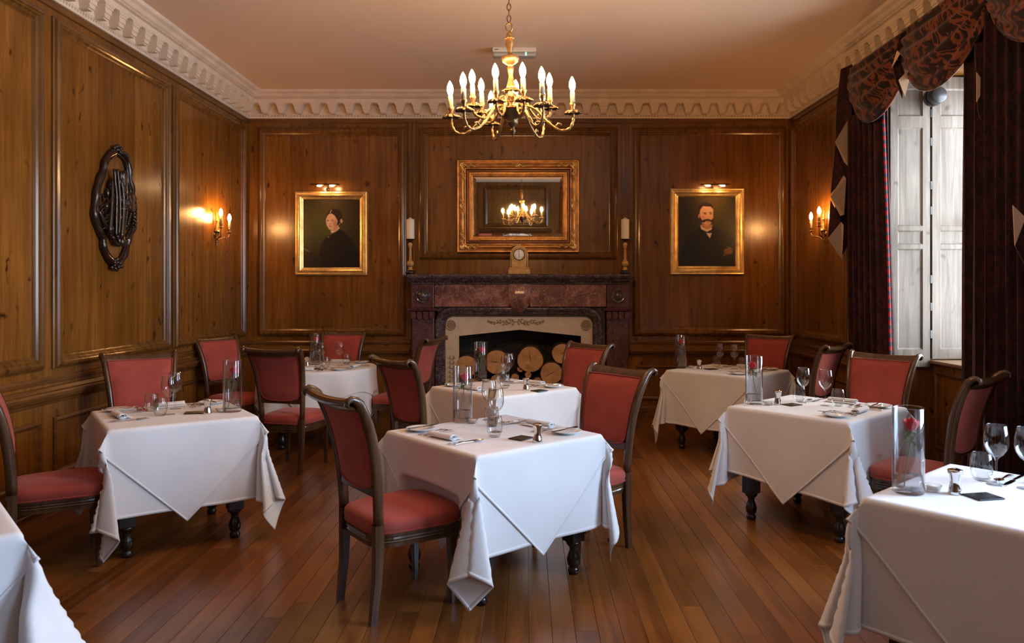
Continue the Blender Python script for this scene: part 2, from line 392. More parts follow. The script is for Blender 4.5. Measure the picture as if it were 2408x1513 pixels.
# ---- wall shells
wl = MB().box(XL - .2, XL, YR - .2, YB + .2, 0, ZC).build('wall_left', 'pine'); tag(wl, kind='structure')
FOX0, FOX1, FOZ = -0.86, 0.70, 1.12
m = MB(); m.box(XL, FOX0, YB, YB + .2, 0, ZC); m.box(FOX1, XR, YB, YB + .2, 0, ZC); m.box(FOX0, FOX1, YB, YB + .2, FOZ, ZC)
wb = m.build('wall_back', 'pine'); tag(wb, kind='structure')
wf = MB().box(XL, XR, YR - .2, YR, 0, ZC).build('wall_front', 'pine'); tag(wf, kind='structure')
BAYS = [(4.9, 6.62), (1.55, 3.45), (-1.65, 0.25)]       # window bays along the right wall
m = MB(); ys = [YR - .2, -1.65, .25, 1.55, 3.45, 4.9, 6.62, YB + .2]
for a, b_ in ((0, 1), (2, 3), (4, 5), (6, 7)): m.box(XR, XR + 1.0, ys[a], ys[b_], 0, ZC)
for y0, y1 in BAYS: m.box(XR, XR + 1.0, y0, y1, 3.42, ZC)
wr = m.build('wall_right', 'pine'); tag(wr, kind='structure')
# ---- panel mouldings
PROF = [(0, 0), (0, .014), (.010, .020), (.016, .036), (.030, .046), (.044, .050), (.052, .040), (.062, .040), (.070, .028), (.086, .020), (.094, .010), (.104, .008), (.104, 0)]
PROF_S = [(0, 0), (0, .010), (.010, .020), (.022, .022), (.034, .010), (.045, .006), (.045, 0)]
def frame(mb, s0, s1, z0, z1, tf, prof=PROF, sc=1.0):
    ring = []
    for cs, cz, ds, dz in ((s0, z0, 1, 1), (s1, z0, -1, 1), (s1, z1, -1, -1), (s0, z1, 1, -1)):
        ring.append([tf(cs + ds * w * sc, n * sc, cz + dz * w * sc) for w, n in prof])
    P = len(prof); vs = [p for r in ring for p in r]; fs = []
    for i in range(4):
        for j in range(P - 1):
            fs.append((i * P + j, ((i + 1) % 4) * P + j, ((i + 1) % 4) * P + j + 1, i * P + j + 1))
    return mb.add(vs, fs)
def panel(wall, s0, s1, z0, z1, tf, hmat, small=False, field=True):
    pr, sc = (PROF_S, 1.0) if small else (PROF, 1.0)
    w = .045 if small else .104
    nm = 'lower_panel' if small else 'wall_panel'
    # raised field behind the moulding, made of jointed boards
    MB().box(0, 1, 0, 1, 0, 1, lambda a, b_, c: tf(s0 + w - .004 + a * (s1 - s0 - 2 * w + .008), b_ * .006, z0 + w - .004 + c * (z1 - z0 - 2 * w + .008))).build(nm, 'pine', wall)
    mm = MB(); frame(mm, s0, s1, z0, z1, tf, pr, sc); o = mm.build('panel_moulding', 'pine_v' if not small else hmat, wall)
    return o
def hbar(wall, name, s0, s1, prof, tf, mat, ends=True):
    """extrude a profile of (n,z) along s"""
    P = len(prof); vs = [tf(s0, n, z) for n, z in prof] + [tf(s1, n, z) for n, z in prof]
    fs = [(j, (j + 1) % P, P + (j + 1) % P, P + j) for j in range(P)] + [tuple(range(P))[::-1], tuple(range(P, 2 * P))]
    return MB().add(vs, fs).build(name, mat, wall)
def rails(wall, s0, s1, tf, mat):
    hbar(wall, 'chair_rail', s0, s1, [(0, .74), (.012, .745), (.02, .765), (.040, .775), (.052, .80), (.055, .818), (.045, .832), (.030, .838), (.012, .86), (0, .865)], tf, mat)
    hbar(wall, 'lower_rail', s0, s1, [(0, .885), (.010, .89), (.014, .915), (.006, .93), (0, .935)], tf, mat)
def skirting(name, s0, s1, tf, mat):
    o = hbar(None, name, s0, s1, [(0, 0), (.035, 0), (.035, .03), (.024, .035), (.024, .13), (.016, .145), (.012, .165), (0, .17)], tf, mat)
    tag(o, kind='structure')
def top_rail(wall, s0, s1, tf, mat):
    hbar(wall, 'frieze_rail', s0, s1, [(0, 3.53), (.012, 3.535), (.012, 3.60), (0, 3.60)], tf, mat)
ZP0, ZP1 = 0.985, 3.48
LEFTP = [(-1.85, -.1), (.05, 1.75), (1.9, 3.45), (3.60, 5.20), (5.31, 7.03), (7.115, 8.90)]
for s0, s1 in LEFTP:
    panel(wl, s0, s1, ZP0, ZP1, TL, 'pine_y'); panel(wl, s0 + .02, s1 - .02, .22, .64, TL, 'pine_y', True)
rails(wl, YR, YB, TL, 'pine_y'); top_rail(wl, YR, YB, TL, 'pine_y'); skirting('baseboard_left', YR, YB, TL, 'pine_y')
for s0, s1, za in ((-3.22, -1.45, ZP0), (-1.296, 1.08, 1.90), (1.256, 3.09, ZP0)):
    panel(wb, s0, s1, za, ZP1, TB, 'pine_x')
for s0, s1 in ((-3.2, -2.36), (-2.28, -1.5), (1.3, 2.14), (2.22, 3.05)): panel(wb, s0, s1, .22, .64, TB, 'pine_x', True)
for s0, s1, nm in ((XL, -1.40, 'baseboard_back'), (1.22, XR, 'baseboard_back')):
    rails(wb, s0, s1, TB, 'pine_x'); skirting(nm, s0, s1, TB, 'pine_x')
top_rail(wb, XL, XR, TB, 'pine_x')
for s in (-1.375, 1.168):   # flat pilaster strips either side of the chimney breast
    MB().box(0, 1, 0, 1, 0, 1, lambda a, b_, c: TB(s - .045 + a * .09, b_ * .012, .94 + c * 2.6)).build('stile', 'pine_v', wb)
    for d in (-.035, .012):
        MB().box(0, 1, 0, 1, 0, 1, lambda a, b_, c: TB(s + d + a * .022, .012 + b_ * .014, .94 + c * 2.6)).build('stile_bead', 'pine_v', wb)
panel(wr, 7.35, 8.93, ZP0, ZP1, TR, 'pine_y'); panel(wr, 7.37, 8.9, .22, .64, TR, 'pine_y', True)
panel(wr, 3.60, 4.75, ZP0, ZP1, TR, 'pine_y'); panel(wr, .40, 1.42, ZP0, ZP1, TR, 'pine_y')
for s0, s1 in ((6.75, YB), (3.5, 4.85), (.3, 1.5), (YR, -1.7)):
    rails(wr, s0, s1, TR, 'pine_y'); skirting('baseboard_right', s0, s1, TR, 'pine_y')
top_rail(wr, YR, YB, TR, 'pine_y')
# rear wall (seen in the mirror)
for s0, s1, za, zb in ((-3.2, -1.45, ZP0, ZP1), (-1.15, .55, 2.56, 3.64), (.85, 2.95, ZP0, ZP1)): panel(wf, s0, s1, za, zb, TF, 'pine_x')
for s0, s1 in ((XL, -1.3), (.7, XR)): rails(wf, s0, s1, TF, 'pine_x'); skirting('baseboard_front', s0, s1, TF, 'pine_x')
for s in (-1.38, .62): MB().box(s, s + .12, YR, YR + .05, 0, 3.55).build('stile', 'pine_v', wf)
dr = MB().box(-1.1, .5, YR, YR + .04, 0, 2.3).build('door_1', 'pine_v'); tag(dr, kind='structure')
for a in (-1.02, -.24):
    for z0, z1 in ((.15, .95), (1.05, 2.2)):
        mm = MB(); frame(mm, a, a + .66, z0, z1, lambda s, n, z: (s, YR + .04 + n, z), PROF_S); mm.build('panel_moulding', 'pine_v', dr)
MB().lathe([(.001, .07), (.025, .065), (.03, .045), (.012, .03), (.012, 0)], 14, (-.36, YR + .04, 1.0), 'y').build('door_handle', 'brass', dr)
hbar(wf, 'over_door_cornice', -1.25, .65, [(0, 2.36), (.03, 2.37), (.08, 2.45), (.09, 2.5), (0, 2.52)], TF, 'pine_x')
# ---- plaster cornice: one trim per wall, mitred
CP = [(.0, 3.585), (.030, 3.585), (.036, 3.60), (.036, 3.625), (.045, 3.632), (.045, 3.735), (.150, 3.742), (.155, 3.785), (.178, 3.79), (.185, 3.80), (.205, 3.808), (.225, 3.83), (.255, 3.845), (.262, 3.855), (.268, 3.87), (0, 3.87)]
def cornice(name, s0, s1, tf, lat):
    P = len(CP); vs = [tf(s0 + n, n, z) for n, z in CP] + [tf(s1 - n, n, z) for n, z in CP]
    fs = [(j, (j + 1) % P, P + (j + 1) % P, P + j) for j in range(P)]
    o = MB().add(vs, fs).build(name, 'plaster'); tag(o, 'cream plaster cornice with blocks', kind='structure')
    k = int((s1 - s0 - .2) / .2); first = None
    st = (s0 + s1) / 2 - (k - 1) * .1
    # one modillion: stepped, wider at the top
    mm = MB()
    for (w0, w1, z0, z1, n1) in ((.066, .066, .105, .118, .104), (.058, .052, .085, .105, .098), (.050, .042, .045, .085, .090), (.040, .033, .012, .045, .080), (.031, .026, 0, .012, .066)):
        vs = []
        for z, w in ((z0, w1), (z1, w0)):
            for n in (0, n1):
                for sg in (-1, 1): vs.append((sg * w, n, z))
        mm.add(vs, [(0, 1, 3, 2), (4, 6, 7, 5), (0, 4, 5, 1), (2, 3, 7, 6), (0, 2, 6, 4), (1, 5, 7, 3)])
    for i in range(k):
        s = st + i * .2; p = tf(s, .044, 3.624)
        if first is None:
            first = mm.build('modillion', 'plaster', o); c = first
        else:
            c = first.copy(); COL.objects.link(c)
        c.location = p; c.rotation_euler = (0, 0, lat)
    # bead course and egg course, too small to pick apart
    b1 = MB(); b2 = MB(); s = s0 + .19
    while s < s1 - .19:
        c = tf(s, .181, 3.792); r = .009
        b1.add([(c[0] + a * r, c[1] + b_ * r, c[2] + d * r) for a, b_, d in ((1, 0, 0), (-1, 0, 0), (0, 1, 0), (0, -1, 0), (0, 0, 1), (0, 0, -1))],
               [(0, 2, 4), (2, 1, 4), (1, 3, 4), (3, 0, 4), (2, 0, 5), (1, 2, 5), (3, 1, 5), (0, 3, 5)]); s += .026
    s = s0 + .05
    while s < s1 - .05:
        c = tf(s, .037, 3.610); r = .0125
        b2.add([(c[0] + a * r, c[1] + b_ * r, c[2] + d * r * 1.2) for a, b_, d in ((1, 0, 0), (-1, 0, 0), (0, 1, 0), (0, -1, 0), (0, 0, 1), (0, 0, -1))],
               [(0, 2, 4), (2, 1, 4), (1, 3, 4), (3, 0, 4), (2, 0, 5), (1, 2, 5), (3, 1, 5), (0, 3, 5)]); s += .034
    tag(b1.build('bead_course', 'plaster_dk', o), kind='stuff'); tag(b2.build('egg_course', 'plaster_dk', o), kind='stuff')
cornice('trim_1', XL, XR, TB, PI); cornice('trim_2', YR, YB, TL, -PI / 2); cornice('trim_3', YR, YB, TR, PI / 2); t4 = hbar(None, 'trim_4', XL, XR, [(0, 3.74), (.05, 3.74), (.08, 3.80), (.12, 3.87), (0, 3.87)], TF, 'plaster'); tag(t4, kind='structure')
# ---- windows: sill, frame, glazing bars and panes, shutters in the reveal of window 1
def window(n, y0, y1, xg, sill=.92, top=3.40):
    m = MB(); w = .07
    for a, b_, c, d in ((y0, y1, sill, sill + w), (y0, y1, top - w, top), (y0, y0 + w, sill, top), (y1 - w, y1, sill, top)): m.box(xg, xg + .08, a, b_, c, d)
    m.box(xg, xg + .09, y0, y1, 2.12, 2.18)
    o = m.build('window_%d' % n, 'paintframe'); tag(o, kind='structure')
    ym = (y0 + y1) / 2
    m = MB()
    for yb in (y0 + (y1 - y0) / 3, y0 + 2 * (y1 - y0) / 3): m.box(xg + .02, xg + .055, yb - .014, yb + .014, sill + w, top - w)
    for zb in (1.35, 1.75, 2.55, 2.95): m.box(xg + .02, xg + .055, y0 + w, y1 - w, zb - .012, zb + .012)
    m.build('glazing_bars', 'paintframe', o)
    for i in range(3):
        ya = y0 + i * (y1 - y0) / 3
        MB().box(xg + .034, xg + .038, ya + .015, ya + (y1 - y0) / 3 - .015, sill + w, top - w).build('pane', 'pane', o)
    return o
XG = 3.93
w1 = window(1, 4.9, 6.62, XG)
XA = 3.56
ap = MB().box(XA, XA + .06, 4.9, 6.62, 0, .90); ap.build('apron', 'pine', w1)
bevel(MB().box(XA - .05, XG + .02, 4.9, 6.62, .90, .93).build('window_sill', 'bronze_rail', w1), .008)
for ya, yb in ((4.98, 5.75), (5.80, 6.56)):
    mm = MB(); frame(mm, ya, yb, .16, .84, lambda s, n, z: (XA - n, s, z), PROF_S); mm.build('panel_moulding', 'pine_y', w1)
# far reveal (faces the camera) and near reveal with shutter leaves
def shutter(par, x0, x1, yw, sgn, z0, z1, rows):
    m = MB(); m.box(x0, x1, yw, yw + sgn * .035, z0, z1)
    o = m.build('shutter_leaf', 'shutter', par)
    st = .055 * (x1 - x0) / .3
    for a, b_ in rows:
        mm = MB(); tf = lambda s, n, z: (s, yw + sgn * (.035 + n), z)
        # recessed look: raised stiles and rails round each field
        frame(mm, x0 + st - .02, x1 - st + .02, a - .02, b_ + .02, tf, [(0, 0), (0, .016), (.020, .016), (.028, .006), (.034, .003), (.034, 0)])
        mm.build('shutter_field', 'shutter', o)
    mm = MB(); tf = lambda s, n, z: (s, yw + sgn * (.035 + n), z)
    mm.box(x0, x0 + st - .02, yw + sgn * .035, yw + sgn * .051, z0, z1); mm.box(x1 - st + .02, x1, yw + sgn * .035, yw + sgn * .051, z0, z1)
    zz = [z0] + [v for a, b_ in rows for v in (a - .02, b_ + .02)] + [z1]
    for i in range(0, len(zz), 2):
        if zz[i + 1] > zz[i]: mm.box(x0 + st - .02, x1 - st + .02, yw + sgn * .035, yw + sgn * .051, zz[i], zz[i + 1])
    mm.build('shutter_stiles', 'shutter', o)
    return o
ROWS = [(1.02, 1.90), (1.94, 2.06), (2.10, 2.96), (3.06, 3.30)]
shutter(w1, XR + .01, 3.515, 6.62, -1, .87, 3.40, ROWS)
shutter(w1, 3.535, XG - .01, 6.62, -1, .94, 3.40, ROWS)
for z in (1.12, 1.36, 1.60, 2.2, 2.42, 2.8, 3.05):
    MB().box(3.517, 3.534, 6.565, 6.60, z, z + .07).build('hinge', 'blackwood', w1)
shutter(w1, XR + .01, 3.515, 4.9, 1, .87, 3.40, ROWS); shutter(w1, 3.535, XG - .01, 4.9, 1, .94, 3.40, ROWS)
for n, (y0, y1) in ((2, BAYS[1]), (3, BAYS[2])):
    w = window(n, y0, y1, 3.78); MB().box(XR - .02, 3.80, y0, y1, .88, .92).build('window_sill', 'pine_y', w)
    MB().box(3.60, 3.70, y0, y1, 0, .88).build('apron', 'pine_y', w)
gr = MB().box(4.3, 12, -10, 18, -.9, -.8).build('ground', 'ground'); tag(gr, kind='structure')
# ================================================================ FIREPLACE
FS = 202.3; fx = lambda px: (px - CXP) / FS; fz = lambda py: EYE + (HY - py) / FS
fp = thing('fireplace', 'red and dark marble fireplace with cream stone inset on the back wall', 'fireplace', (0, YB, 0))
FY = lambda d: -d            # d out from the back wall, local y
def fbox(name, x0, x1, d0, d1, z0, z1, mat, bv=.006, par=fp):
    o = MB().box(x0, x1, -d1, -d0, z0, z1).build(name, mat, par)
    if bv: bevel(o, bv, 2)
    return o
def fprof(name, x0, x1, prof, mat):   # profile (d,z) with returned ends
    vs = []
    for s, x in ((0, x0), (1, x1)):
        for d, z in prof:
            e = d - prof[0][0]
            vs.append((x - e if s == 0 else x + e, -d, z))
    base = [(x0, 0, prof[0][1]), (x1, 0, prof[0][1])]
    P = len(prof); fs = [(j, j + 1, P + j + 1, P + j) for j in range(P - 1)]
    vs += [(v[0], 0, v[2]) for v in vs[:2 * P]]
    for j in range(P - 1):
        fs.append((j, 2 * P + j, 2 * P + j + 1, j + 1)); fs.append((P + j, P + j + 1, 3 * P + j + 1, 3 * P + j))
    fs.append((0, P, 3 * P, 2 * P)); fs.append((P - 1, 2 * P - 1, 4 * P - 1, 3 * P - 1)[::-1])
    return MB().add(vs, fs).build(name, mat, fp)
bevel(fprof('mantel_shelf', -1.345, 1.185, [(.33, 1.662), (.355, 1.672), (.37, 1.70), (.355, 1.72), (.33, 1.725)], 'marble_dark'), .004)
fprof('bed_moulding', -1.335, 1.175, [(.265, 1.605), (.275, 1.608), (.28, 1.625), (.30, 1.635), (.32, 1.655), (.32, 1.664)], 'marble_dark')
zf0, zf1 = fz(722), 1.607
fbox('frieze', fx(1022), fx(1198), 0, .245, zf0, zf1, 'marble_red'); fbox('frieze', fx(1246), fx(1426), 0, .245, zf0, zf1, 'marble_red')
for a, b_ in ((967, 1021), (1427, 1480)):
    fbox('corner_block', fx(a), fx(b_), 0, .262, zf0 - .01, zf1, 'marble_pil')
    c = ((fx(a) + fx(b_)) / 2, 0, (zf0 + zf1) / 2 - .005)
    MB().lathe([(.085, -.262), (.085, -.272), (.072, -.276), (.064, -.266), (.060, -.268), (.050, -.284), (.025, -.296), (.001, -.299)], 32, (c[0], 0, c[2]), 'y').build('roundel', 'marble_dark', fp)
    xa, xb = fx(a) - .01, fx(b_) + .01
    fprof('capital', xa, xb, [(.262, zf0 - .05), (.285, zf0 - .045), (.295, zf0 - .02), (.27, zf0 - .01)], 'marble_pil')
    # fluted band of drops below the capital
    fbox('pilaster', xa + .012, xb - .012, 0, .215, .16, zf0 - .05, 'marble_pil', .012)
    n = 4; w = (xb - xa) / n
    for i in range(n):
        x0 = xa + i * w + .006
        pr = [(x0, zf0 - .055), (x0 + w - .012, zf0 - .055), (x0 + w - .012, zf0 - .125), (x0 + w / 2 - .006, zf0 - .150), (x0, zf0 - .125)]
        MB().prism(pr, -.215, -.262, lambda p, q, d: (p, d, q)).build('drop', 'marble_pil', fp)
    fbox('plinth', xa - .005, xb + .005, 0, .25, 0, .17, 'marble_dark')
# keystone with a scroll foot
kx0, kx1 = fx(1196), fx(1247); K = []
for t in range(13):
    u = t / 12; z = zf1 - u * (zf1 - fz(735)); d = .275 + .035 * math.sin(u * PI * 1.15) - (.05 * u ** 3); K.append((d, z, u))
rows = []
for d, z, u in K:
    w = (kx1 - kx0) / 2 * (1.0 if u < .55 else 1 - .75 * ((u - .55) / .45) ** 2.2); c = (kx0 + kx1) / 2
    rows.append([(c - w, 0, z), (c - w, -d, z), (c - w * .4, -d - .012, z), (c + w * .4, -d - .012, z), (c + w, -d, z), (c + w, 0, z)])
MB().grid(rows, smooth=False).build('keystone', 'marble_red', fp)
# moulded marble arch with rounded shoulders
def arch_path(x0, x1, z1, r, z0=0.0, n=10):
    p = [(x0, z0)]
    for i in range(n + 1):
        a = PI - i * PI / 2 / n; p.append((x0 + r + r * math.cos(a), z1 - r + r * math.sin(a)))
    for i in range(n + 1):
        a = PI / 2 - i * PI / 2 / n; p.append((x1 - r + r * math.cos(a), z1 - r + r * math.sin(a)))
    p.append((x1, z0)); return p
def arch_sweep(name, mat, prof, x0, x1, z1, r):
    rows = []
    for w, d in prof:   # w outward from the inner edge
        rows.append([(x, -d, z) for x, z in arch_path(x0 - w, x1 + w, z1 + w, r + w)])
    return MB().grid(rows).build(name, mat, fp)
ix0, ix1, iz = fx(1045), fx(1395), fz(745)
arch_sweep('arch_moulding', 'marble_dark', [(-.002, .13), (0, .165), (.02, .185), (.035, .20), (.05, .198), (.058, .212), (.085, .225), (.105, .222), (.12, .20), (.12, 0)], ix0, ix1, iz, .10)
# spandrel that fills between the arch moulding and pilasters
fbox('spandrel', fx(1024), fx(1424), 0, .19, iz + .06, zf0 + .004, 'marble_dark', .003)
for a, b_ in ((1028, 1040), (1398, 1424)): fbox('jamb', fx(a), fx(b_), 0, .18, 0, zf0, 'marble_dark', .003)
# cream stone inset with a low pointed opening
ox0, ox1, oz, oa = fx(1077), fx(1368), fz(792), fz(777); xc = fx(1222)
outer = arch_path(ix0, ix1, iz, .10)
inner = [(ox0, 0.0), (ox0, oz), (xc, oa), (ox1, oz), (ox1, 0.0)]
bmv = bmesh.new()
poly = outer + inner[::-1]
vv = [bmv.verts.new((x, -.14, z)) for x, z in poly]; fc = bmv.faces.new(vv)
ext = bmesh.ops.extrude_face_region(bmv, geom=[fc]); bmesh.ops.translate(bmv, vec=(0, .05, 0), verts=[g for g in ext['geom'] if isinstance(g, bmesh.types.BMVert)])
bmesh.ops.triangulate(bmv, faces=bmv.faces[:]); bmesh.ops.recalc_face_normals(bmv, faces=bmv.faces[:])
me = bpy.data.meshes.new('stone_inset'); bmv.to_mesh(me); bmv.free(); me.materials.append(M['stone']); so = bpy.data.objects.new('stone_inset', me); COL.objects.link(so); so.parent = fp
for px in (1058, 1380):
    c = (fx(px), 0, fz(766)); m = MB(); m.lathe([(.062, -.14), (.062, -.150), (.052, -.150), (.048, -.143), (.001, -.143)], 24, (c[0], 0, c[2]), 'y')
    for k in range(8):
        a = k * PI / 4; m.ball((c[0] + .03 * math.cos(a), -.145, c[2] + .03 * math.sin(a)), (.013, .008, .013), 6, 4)
    m.ball((c[0], -.147, c[2]), (.012, .01, .012), 8, 5); m.build('rosette', 'stone_carve', fp)
m = MB(); rr = random.Random(5)      # carved leaf spray
for sx in (-1, 1):
    for k in range(9):
        u = k / 8; x = fx(1213) + sx * (.02 + u * .29); z = fz(759) + .012 * math.sin(u * 14)
        for sz in (-1, 1):
            a = sz * (.9 - .5 * u); L = .035 * (1.15 - .5 * u)
            m.tube([(x, -.142, z), (x + sx * L * .6 * math.cos(a), -.150, z + L * .9 * math.sin(a)), (x + sx * L * 1.3 * math.cos(a), -.142, z + L * 1.0 * math.sin(a))], .008, 6, rr=[.004, .010, .002])
    m.tube([(fx(1213) + sx * t * .32 / 10, -.143, fz(759) + .01 * math.sin(t * 1.6)) for t in range(11)], .006, 6)
m.build('leaf_carving', 'stone_carve', fp)
for px in (1061, 1382):
    m = MB()
    for k in range(7):
        z = fz(848) - k * .055; 
        for sx in (-1, 1): m.tube([(fx(px), -.141, z), (fx(px) + sx * .03, -.150, z + .02), (fx(px) + sx * .012, -.143, z + .05)], .007, 6, rr=[.003, .009, .002])
    m.build('leg_carving', 'stone_carve', fp)
# firebox
m = MB(); m.box(FOX0 - .05, FOX1 + .05, .40, .45, 0, 1.2); m.box(FOX0 - .05, FOX0, -.1, .45, 0, 1.2); m.box(FOX1, FOX1 + .05, -.1, .45, 0, 1.2); m.box(FOX0 - .05, FOX1 + .05, -.1, .45, 1.12, 1.2); m.box(FOX0, FOX1, -.1, .45, .0, .02)
m.build('firebox', 'firebrick', fp)
m = MB(); pts = [(xc + .55 * math.cos(a), .35, .35 + .58 * math.sin(a)) for a in [i * PI / 16 for i in range(17)]]
pl = [(-.55, 0)] + [(.55 * -math.cos(i * PI / 16), .42 + .50 * math.sin(i * PI / 16)) for i in range(17)] + [(.55, 0)]
m.prism([(xc + a, b_) for a, b_ in pl], .34, .38, lambda p, q, d: (p, d, q)); m.build('fireback', 'soot', fp)
m = MB(); m.tube([(xc + a * .93, .335, b_ * .96 + .01) for a, b_ in pl], .014, 6, closed=False)
for sx in (-1, 1): m.tube([(xc + sx * .26 + .07 * (1 - t / 14) * math.cos(t * .8), .332, .80 + .07 * (1 - t / 14) * math.sin(t * .8)) for t in range(14)], .008, 6)
m.build('fireback_relief', 'soot', fp)
# hearth slab
he = bevel(MB().box(-1.45, 1.28, YB - .62, YB - .26, 0, .02).build('hearth', 'marble_dark'), .004); he.parent = fp; he.location = (0, -YB, 0)
# logs
def log(px, py, r, ln=.42, yf=8.80, rzz=0.0, lab='', rings=0, sq=1.0):
    x, z = at_y(px, py, yf); rl = random.Random(int(px * 7 + py)); m = MB(); seg = 22
    pr = [rl.uniform(.93, 1.06) for _ in range(seg)]
    pr = [(pr[i] + pr[i - 1] + pr[(i + 1) % seg]) / 3 for i in range(seg)]
    rows = []
    for yy, k in ((0, .97), (.012, 1.0), (ln * .5, 1.02), (ln - .01, 1.0), (ln, .97)):
        rows.append([(r * k * pr[i] * math.cos(2 * PI * i / seg), yy, r * k * sq * pr[i] * math.sin(2 * PI * i / seg)) for i in range(seg)])
    m.grid(rows, True, wrap=True)
    o = m.build('log', 'bark', None, (x, yf, z), (0, 0, rzz)); tag(o, lab, 'log', 'logs in the fireplace')
    e = MB(); e.add([(r * .93 * pr[i] * math.cos(2 * PI * i / seg), -.002, r * .93 * sq * pr[i] * math.sin(2 * PI * i / seg)) for i in range(seg)] + [(0, -.003, 0)], [(i, (i + 1) % seg, seg) for i in range(seg)])
    e.build('cut_end', 'logend', o, recalc=False); e = MB()
    e.add([(r * .97 * pr[i] * math.cos(2 * PI * i / seg), ln + .001, r * .97 * sq * pr[i] * math.sin(2 * PI * i / seg)) for i in range(seg)] + [(0, ln + .001, 0)], [(i, (i + 1) % seg, seg) for i in range(seg)])
    # a radial check in the end grain
    e.build('cut_end', 'logend', o, recalc=False); ang = rl.uniform(0, 6.28); e = MB()
    e.add([(math.cos(ang) * r * .85, -.006, math.sin(ang) * r * .85 * sq), (math.cos(ang + 1.5) * .004, -.006, math.sin(ang + 1.5) * .004), (-math.cos(ang) * r * .25, -.006, -math.sin(ang) * r * .25 * sq), (math.cos(ang - 1.5) * .004, -.006, math.sin(ang - 1.5) * .004)], [(0, 1, 2, 3)])
    e.build('radial_crack', 'bark', o, recalc=False)
    return o
LOGS = [(1097, 862, .135, 'large half-hidden log at the left end of the log pile'), (1168, 852, .150, 'big dark-barked log in the top row, second from the left'),
 (1247, 846, .160, 'big pale round log at the top middle of the pile'), (1322, 832, .125, 'log at the top right of the pile behind the chair back'),
 (1297, 878, .138, 'large cracked log lower right in the pile'), (1224, 868, .040, 'small round log in the middle, left of the tiny one'),
 (1242, 882, .042, 'small round log just below the tiny one'), (1242, 863, .022, 'tiny branch end between the small logs'),
 (1211, 889, .050, 'small log to the left behind the wine glass'), (1168, 896, .080, 'middling log low behind the wine glasses'),
 (1265, 900, .066, 'middling log low behind the rolled napkin'), (1330, 912, .085, 'log low on the right beside the chair'),
 (1112, 906, .085, 'log low on the left behind the glass vase'), (1207, 925, .085, 'log in the hidden bottom row, left of centre'),
 (1283, 938, .090, 'log in the hidden bottom row, right of centre'), (1150, 950, .095, 'log on the hearth, left'), (1237, 957, .085, 'log on the hearth, middle'), (1330, 955, .095, 'log on the hearth, right'), (1095, 960, .080, 'log on the hearth, far left')]
for i, (px, py, r, lab) in enumerate(LOGS): log(px, py, r, .40, 8.86 + .02 * ((i * 7) % 4), 0, lab)
# ================================================================ CHANDELIER
ch = thing('chandelier', 'brass twelve-light candle chandelier hanging on a chain over the centre front table', 'chandelier', (-.105, 4.30, 0))
CT = Matrix.Rotation(math.radians(4.2), 4, 'X') @ Matrix.Rotation(math.radians(-2.0), 4, 'Y')
PIV = Vector((0, 0, 3.07))
def tc(p): return PIV + (CT @ (Vector(p) - PIV))
def tilt(mb): mb.v = [tuple(tc(p)) for p in mb.v]; return mb
m = MB(); z = 3.075; k = 0
while z < ZC - .06:     # chain links, joined because each is a few pixels
    pts = []
    for i in range(10):
        a = 2 * PI * i / 10; u, w = .011 * math.cos(a), .021 * math.sin(a)
        pts.append((u, 0, z + .02 + w) if k % 2 == 0 else (0, u, z + .02 + w))
    m.tube(pts, .0032, 6, closed=True); z += .033; k += 1
tag(m.build('chain', 'darkbrass', ch), kind='stuff')
MB().lathe([(.001, ZC), (.055, ZC), (.055, ZC - .01), (.03, ZC - .035), (.012, ZC - .05), (.001, ZC - .055)], 20).build('ceiling_rose', 'brass', ch)
def leafcup(mb, c, r, n=8, droop=.016, h=.012):
    def md(a, j, rr, hh):
        k = .60 + .40 * abs(math.cos(n * a / 2)) ** .8 if j > 1 else 1
        return rr * k, hh - (droop * (rr / r) ** 2 * (1.0 if j > 1 else 0)) 
    mb.lathe([(.008, -.012), (.014, 0), (r * .5, h), (r * .8, h), (r, h - .002), (r * .98, h - .006), (r * .75, h - .006), (.014, -.006)], n * 6, c, mod=md)
m = MB()
m.tube([(.018 * math.cos(a * PI / 8), 0, 3.045 + .024 * math.sin(a * PI / 8)) for a in range(16)], .005, 6, closed=True)
m.lathe([(.001, 3.02), (.012, 3.02), (.018, 3.00), (.014, 2.985), (.02, 2.975), (.026, 2.95), (.012, 2.905), (.014, 2.895), (.03, 2.89), (.048, 2.882), (.052, 2.872), (.044, 2.85), (.026, 2.838), (.014, 2.83), (.020, 2.82), (.016, 2.80), (.012, 2.775), (.018, 2.74), (.026, 2.715), (.030, 2.70), (.016, 2.69), (.022, 2.68), (.014, 2.67), (.026, 2.655), (.014, 2.645), (.028, 2.63), (.016, 2.615), (.020, 2.60), (.024, 2.585)], 28)
tilt(m).build('stem', 'brass', ch)
for zz_, rr_, nn_ in ((2.70, .055, 8), (2.995, .028, 6)): m = MB(); leafcup(m, (0, 0, zz_), rr_, nn_, .02); tilt(m).build('leaf_collar', 'brass', ch)
m = MB(); m.lathe([(.001, 2.592), (.085, 2.592), (.098, 2.586), (.098, 2.578), (.088, 2.570), (.075, 2.555), (.052, 2.535), (.030, 2.52), (.034, 2.512), (.028, 2.50), (.014, 2.485), (.010, 2.478), (.018, 2.468), (.016, 2.455), (.006, 2.44), (.002, 2.425), (.0005, 2.42)], 32)
tilt(m).build('bowl', 'darkbrass', ch)
